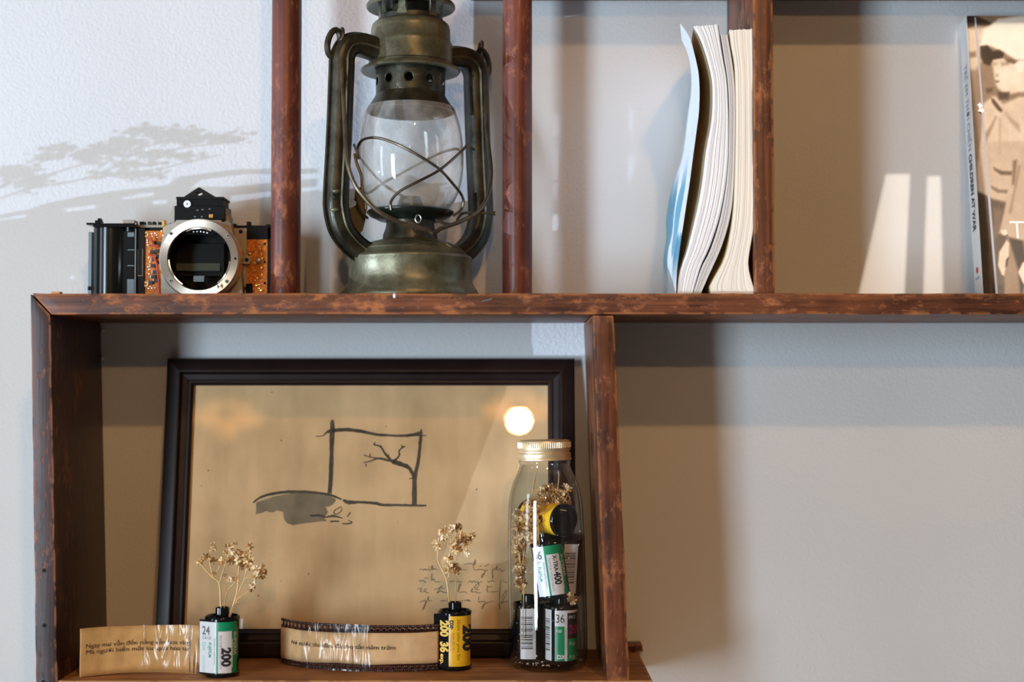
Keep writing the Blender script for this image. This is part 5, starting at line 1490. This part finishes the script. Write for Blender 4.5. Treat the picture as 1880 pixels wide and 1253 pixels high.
# ------------------------------------------------------------------ dried flowers
M['straw'] = plain('dry straw stem', (.60, .37, .14), .6, vary=.15, scale=200)
M['petal'] = plain('dry cream petals', (.74, .50, .24), .7, vary=.25, scale=300)
M['petal_pale'] = plain('dry pale petals', (.82, .63, .38), .7, vary=.2, scale=300)
M['petal_brown'] = plain('dry brown petals', (.38, .21, .07), .7, vary=.25, scale=300)
def head_mesh(seed, mat):
    random.seed(seed); mb = MB()
    mb.ball((0, 0, 0), .0009, 6, 4)
    for i in range(15):
        d = Vector((random.gauss(0, 1), random.gauss(0, 1), random.gauss(.25, 1))).normalized()
        a = d.orthogonal().normalized(); b2 = d.cross(a); q = random.uniform(0, 6.28)
        e1 = a * math.cos(q) + b2 * math.sin(q); e2 = d.cross(e1)
        r_ = random.uniform(.0017, .0029); w = random.uniform(.0007, .0013)
        c = d * .0006
        mb.add([c, c + d * r_ * .55 + e1 * w + e2 * .0004, c + d * r_ + e2 * random.uniform(-.0006, .0006), c + d * r_ * .55 - e1 * w + e2 * .0003], [(0, 1, 2), (0, 2, 3)])
    me = bpy.data.meshes.new('flower_head')
    me.from_pydata([tuple(v) for v in mb.v], [], mb.f); me.materials.append(mat)
    return me
HEADS = [head_mesh(31, M['petal']), head_mesh(32, M['petal']), head_mesh(33, M['petal_pale']), head_mesh(34, M['petal_brown']), head_mesh(35, M['petal_pale'])]
def flower_head(root, p, s, k):
    o = bpy.data.objects.new('flower_head', HEADS[k % len(HEADS)])
    COL.objects.link(o); o.parent = root
    o.location = WORLD_M[root.name].inverted() @ p
    o.rotation_euler = (random.uniform(0, 6.28), random.uniform(0, 6.28), random.uniform(0, 6.28)); s *= 1.32; o.scale = (s, s, s)
    return o
def sprig(label, conv, Y, stems, heads, group, rad=.00085, zmin=None):
    """stems: lists of (x, y[, depth offset]); heads: (x, y, depth offset, scale, kind)"""
    p0 = U(*conv(stems[0][0][:2]), Y)
    t = thing('dried_flower_sprig', label, 'dried flower', p0, group=group)
    mb = MB()
    for i, st in enumerate(stems):
        pts = [U(*conv(p[:2]), Y + (p[2] if len(p) > 2 else 0)) for p in st]
        cp = catmull(pts, 4); n = len(cp); r0 = rad * (1 if i == 0 else .62)
        mb.tube(cp, [r0 * (1 - .5 * j / (n - 1)) for j in range(n)], 6)
    mb.build('stem', M['straw'], t, smooth=True)
    for x, y, dy, s, k in heads:
        flower_head(t, U(*conv((x, y)), Y + dy), s, k)
    return t
cg = lambda p: (120 + p[0] / 4.476, 980 + p[1] / 4.476)
ck = lambda p: (500 + p[0] / 4.136, 950 + p[1] / 4.136)
gg = 'dried flower sprigs in the green cassette'
random.seed(41)
sprig('forked dried flower sprig, leftmost in the green cassette', cg, yg,
      [[(1283, 690), (1276, 560), (1265, 410), (1200, 350), (1110, 250), (1070, 225)], [(1215, 360), (1190, 250), (1185, 190), (1220, 100)], [(1265, 410), (1300, 300), (1330, 200), (1345, 140)], [(1225, 345), (1260, 290), (1285, 225)]],
      [(1220, 102, 0, 1.0, 2), (1195, 140, .002, .6, 0), (1160, 195, 0, .9, 3), (1135, 205, .002, .8, 0), (1105, 242, 0, .7, 0), (1350, 130, -.002, 1.2, 2), (1318, 158, .002, .8, 1), (1280, 228, 0, 1.0, 1), (1215, 225, .003, .9, 3), (1350, 235, .002, 1.0, 3), (1330, 205, .0, .7, 1), (1222, 330, 0, .5, 3), (1310, 345, 0, .5, 3)], gg)
sprig('thin dried flower sprig in the middle of the green cassette', cg, yg + .002,
      [[(1297, 690), (1325, 495), (1400, 390), (1430, 280), (1410, 195)], [(1325, 495), (1312, 415)], [(1400, 390), (1352, 372)]],
      [(1405, 185, 0, 1.5, 2), (1440, 235, -.002, 1.2, 4), (1425, 165, .003, 1.0, 0), (1390, 210, .002, .9, 1), (1352, 368, -.002, 1.1, 2), (1400, 75, .004, .6, 0), (1330, 95, .004, .6, 3), (1375, 95, .003, .5, 1)], gg, .0006)
sprig('leaning dried flower sprig, rightmost in the green cassette', cg, yg - .001,
      [[(1345, 690), (1410, 490), (1425, 300), (1430, 250)], [(1355, 680), (1440, 450), (1500, 350), (1600, 320)], [(1405, 570), (1420, 535), (1500, 480), (1550, 430)], [(1440, 450), (1470, 380), (1500, 240)], [(1490, 365), (1590, 350)]],
      [(1495, 180, 0, 1.2, 1), (1500, 230, -.002, 1.3, 0), (1470, 255, 0, 1.0, 3), (1520, 272, .001, 1.2, 1), (1490, 205, .003, 1.1, 3), (1562, 300, -.002, 1.2, 4), (1620, 298, 0, 1.2, 0), (1632, 322, .002, .9, 1), (1605, 345, -.001, 1.2, 3), (1565, 350, .002, .9, 1), (1590, 320, .0, 1.1, 2), (1550, 430, 0, 1.0, 2), (1525, 465, 0, .6, 3), (1512, 100, .003, 1.0, 0), (1408, 572, 0, .4, 1), (1450, 290, .002, .7, 3)], gg)
gy_ = 'dried flower sprigs in the yellow cassette'
sprig('forked dried flower sprig in the yellow cassette', ck, yy_,
      [[(1350, 720), (1325, 485), (1275, 370), (1255, 310), (1265, 240), (1290, 150)], [(1325, 485), (1380, 350), (1420, 270), (1450, 200)], [(1255, 310), (1250, 215)], [(1318, 460), (1290, 350)], [(1350, 300), (1358, 150), (1370, 100)], [(1340, 450), (1338, 400)]],
      [(1250, 200, 0, 1.1, 2), (1252, 232, .001, 1.0, 4), (1290, 105, 0, 1.0, 1), (1298, 135, -.001, 1.2, 4), (1298, 162, .002, .9, 0), (1310, 85, .002, .7, 1), (1368, 90, 0, 1.1, 4), (1415, 72, .002, 1.0, 3), (1395, 95, .003, .7, 3), (1425, 145, 0, 1.1, 1), (1440, 165, .001, 1.2, 0), (1385, 205, -.002, 1.3, 0), (1410, 180, 0, 1.0, 3), (1465, 170, 0, 1.1, 3), (1480, 195, .002, 1.1, 1), (1515, 135, 0, 1.1, 0), (1505, 165, .002, .8, 3), (1390, 250, -.001, 1.1, 0), (1420, 240, .002, .9, 1), (1465, 272, 0, 1.1, 2), (1335, 315, 0, 1.1, 1), (1355, 308, .002, .6, 3), (1342, 390, -.002, 1.4, 2)], gy_)
sprig('straight short dried flower sprig in the yellow cassette', ck, yy_ + .003,
      [[(1388, 720), (1392, 560), (1400, 410)], [(1392, 560), (1385, 500), (1380, 440)]],
      [(1395, 385, 0, 1.1, 3), (1408, 405, .001, 1.0, 3), (1390, 415, -.001, .8, 0), (1385, 360, .001, .7, 3)], gy_, .0006)
# ------------------------------------------------------------------ bottle full of film cassettes
YBt = 1.1555; SBt = SC(YBt)
bx = U(1007.5, 1222, YBt).x
tilt = R(-1.1)
bot = thing('glass_bottle', 'clear glass bottle with gold screw cap filled with film cassettes', 'bottle', (bx, YBt, LOW_Z + .0002), (0, tilt, 0))
BM_ = WORLD_M[bot.name]
M['bottle_glass'] = glass_mat('clear bottle glass', (.985, .985, .98), (.50, .56, .53), .0, .05, 3.2)
M['gold_cap'] = plain('gold lacquered tin cap', (.86, .66, .40), .40, .75)
bh = lambda y: (1228 - y) / SBt
bp_ = [(0, 1226.5), (50, 1226.5), (57, 1228), (65, 1225), (70, 1216), (71.5, 1202), (71.5, 1100), (70.5, 1000), (69, 955), (67.5, 930), (64, 908), (58, 890), (51, 875), (47, 866), (45.5, 860), (47.5, 857), (47.5, 853), (45, 851), (45, 838)]
MB().lathe([(r / SBt, bh(y)) for r, y in bp_], 72).build('bottle_body', M['bottle_glass'], bot, smooth=True, local=True, auto=70)
inner = [(r / SBt - .0018, bh(y)) for r, y in bp_[5:-4]]
MB().lathe([(0, .0042), (.024, .0042), (.0275, .0058)] + inner, 72).build('inner_wall', M['bottle_glass'], bot, smooth=True, local=True, auto=70)
capp = [(0, 815.2), (42, 815), (46, 816.5), (47.6, 820), (47.6, 833), (46, 835.5), (46, 838), (48.2, 840), (48.2, 847), (47.8, 848), (49.5, 849), (49.6, 851), (48, 852), (46.5, 851)]
cap = MB().lathe([(r / SBt, bh(y)) for r, y in capp], 80).build('screw_cap', M['gold_cap'], bot, smooth=True, local=True, auto=40)
for i in range(84):
    a = 2 * math.pi * i / 84
    rr = 47.7 / SBt; c = Vector((rr * math.sin(a), -rr * math.cos(a), 0)); t_ = Vector((math.cos(a), math.sin(a), 0)) * .00042; n_ = Vector((math.sin(a), -math.cos(a), 0)) * .0005
    z0, z1 = bh(829), bh(819)
    MB().add([c - t_ + Vector((0, 0, z0)), c + t_ + Vector((0, 0, z0)), c + t_ + Vector((0, 0, z1)), c - t_ + Vector((0, 0, z1)), c + n_ + Vector((0, 0, z0)), c + n_ + Vector((0, 0, z1))],
             [(0, 4, 5, 3), (4, 1, 2, 5), (0, 1, 4), (3, 5, 2)]).build('knurl', M['gold_cap'], cap, local=True)
# cassettes inside
gb = 'film cassettes inside the bottle'
floor_b = .0050
def inb(x, y, z): return BM_ @ Vector((x, y, z))
def cass_in(label, x, y, z, rot):
    return cassette(label, inb(x, y, z), rot, False, gb)
c1 = cass_in('black cassette with barcode label, lower left inside the bottle', -.0160, -.0010, floor_b, (0, 0, 0))
barcode(c1, -.0062, .0060, .0030, .0430)
lettering(c1, '5 1 0 0 2 4', .0016, down(.0040, .026), M['ink_grey'], cut=.001, local=True)
c2 = cass_in('green cassette marked 36, lower right inside the bottle', .0092, -.0122, floor_b, (0, 0, 0))
barcode(c2, -.0160, -.0080, .0030, .0420)
patch(c2, 'white_panel', -.0052, .0046, .0295, .0415, M['label_white']); patch(c2, 'green_panel', -.0052, .0024, .0030, .0295, M['fuji_green'])
patch(c2, 'white_strip', .0024, .0046, .0030, .0295, M['label_pale']); patch(c2, 'green_panel', .0050, .0165, .0030, .0200, M['fuji_green'])
patch(c2, 'black_panel', .0050, .0165, .0200, .0395, M['ink']); patch(c2, 'white_panel', .0046, .0165, .0395, .0415, M['label_pale'])
lettering(c2, '36', .0090, upr(-.0046, .0323), M['ink'], xs=.78, cut=.001, local=True)
lettering(c2, '135', .0030, upr(-.0042, .0250), M['label_white'], bold=.02, cut=.001, local=True)
lettering(c2, 'DX', .0042, upr(-.0034, .0050), M['label_white'], bold=.05, cut=.001, local=True)
lettering(c2, 'FILM FOR COLOR PRINTS', .0014, down(.0030, .0280), M['ink_grey'], cut=.001, local=True)
lettering(c2, 'PRO', .0036, upr(.0054, .0350), M['label_white'], cut=.001, local=True)
lettering(c2, '200', .0090, upr(.0054, .0240), M['ink_magenta'], bold=.03, cut=.001, local=True)
lettering(c2, 'FUJI', .0036, upr(.0060, .0150), M['label_white'], cut=.001, local=True)
lettering(c2, 'FUJI', .0036, upr(.0060, .0050), M['label_white'], cut=.001, local=True)
c3_ = cass_in('green and white cassette marked 400, leaning in the bottle middle', .0055, -.0085, .0530, (R(-4), R(-9), R(-8)))
fuji(c3_, '36', '400', False, 'X-TRA')
c4_ = cass_in('black cassette with barcode label standing behind the 400 one', .0125, .0135, .0530, (R(2), R(3), R(12)))
barcode(c4_, -.0040, .0080, .0030, .0430)
c5 = cass_in('yellow cassette lying on top with its black end forward', .0145, -.0150, .1140, (R(-88), R(0), R(38)))
patch(c5, 'yellow_panel', -.0385, .0385, .0036, CH - .0036, M['label_yellow'])
lettering(c5, '100', .0065, down(-.0215, .0220), M['ink'], bold=.03, cut=.001, local=True)
# the end turned to the viewer: dished black cap is part of the cassette already

# dried flowers packed beside the cassettes
random.seed(77)
def filler(label, cx0, cx1, cy0, cy1, n, ydep, group):
    p0 = U((cx0 + cx1) / 2, cy1, YBt + ydep)
    t = thing('dried_flower_sprig', label, 'dried flower', p0, group=group)
    mb = MB()
    for i in range(max(4, n // 4)):
        x0 = random.uniform(cx0, cx1); y0 = random.uniform((cy0 + cy1) / 2, cy1)
        pts = [U(x0, y0, YBt + ydep + random.uniform(-.004, .004)), U(x0 + random.uniform(-8, 8), y0 - (cy1 - cy0) * .25, YBt + ydep + random.uniform(-.004, .004)), U(random.uniform(cx0, cx1), cy0 + random.uniform(0, (cy1 - cy0) * .4), YBt + ydep)]
        mb.tube(catmull(pts, 3), .0004, 5)
    mb.build('stem', M['straw'], t, smooth=True)
    for i in range(n):
        flower_head(t, U(random.uniform(cx0, cx1), random.uniform(cy0, cy1), YBt + ydep + random.uniform(-.005, .005)), random.uniform(.55, 1.1), random.choice([0, 1, 2, 3, 3]))
    return t
gf = 'dried flowers inside the bottle'
filler('dried flower clump along the left inside of the bottle', 945, 962, 940, 1085, 60, -.003, gf)
filler('dried flower clump at the top inside the bottle neck', 988, 1046, 893, 930, 46, -.004, gf)
filler('small dried flower clump right of the 400 cassette', 1043, 1058, 1093, 1106, 8, -.018, gf)
filler('dried flower clump beside the yellow cassette', 965, 988, 920, 1000, 34, -.014, gf)
t = thing('dried_flower_stalk', 'bare dried stalks crossing the bottle shoulder', 'dried stalk', inb(-.010, -.005, .125))
mb = MB()
for pth in ([(975, 925), (981, 880), (986, 862)], [(966, 935), (978, 905), (984, 875)], [(992, 945), (1010, 936), (1040, 938)], [(990, 1002), (1006, 1000), (1021, 997)], [(961, 1178), (960.5, 1130), (962, 1075)], [(1012, 925), (1024, 895), (1026, 868)], [(990, 920), (988, 960), (990, 1003)]):
    mb.tube(catmull([U(x, y, YBt - (.016 if y > 930 else .006)) for x, y in pth], 4), .0004, 5)
mb.build('stalk', M['straw'], t, smooth=True)
mb = MB(); random.seed(5)
for i in range(90):
    a = random.uniform(0, 6.28); r_ = .0265 * math.sqrt(random.random())
    p = inb(r_ * math.cos(a), r_ * math.sin(a), .0050 + random.uniform(0, .0008))
    mb.ball(p, random.uniform(.0003, .0010), 5, 3, (random.uniform(.6, 1.4), 1, .6))
for i in range(46):
    a = random.uniform(-1.2, 1.2); r_ = .0282
    p = inb(r_ * math.sin(a), -r_ * math.cos(a), random.uniform(.004, .040) if i % 3 else random.uniform(.04, .12))
    mb.ball(p, random.uniform(.0002, .0006), 5, 3, (random.uniform(.6, 1.6), 1, random.uniform(.6, 1.6)))
M['crumb'] = plain('pale petal crumbs', (.78, .70, .55), .7)
cr_ = centre(mb.build('petal_crumbs', M['crumb']))
tag(cr_, 'pale dried petal crumbs on the bottle floor and glass', 'petal crumbs', kind='stuff')
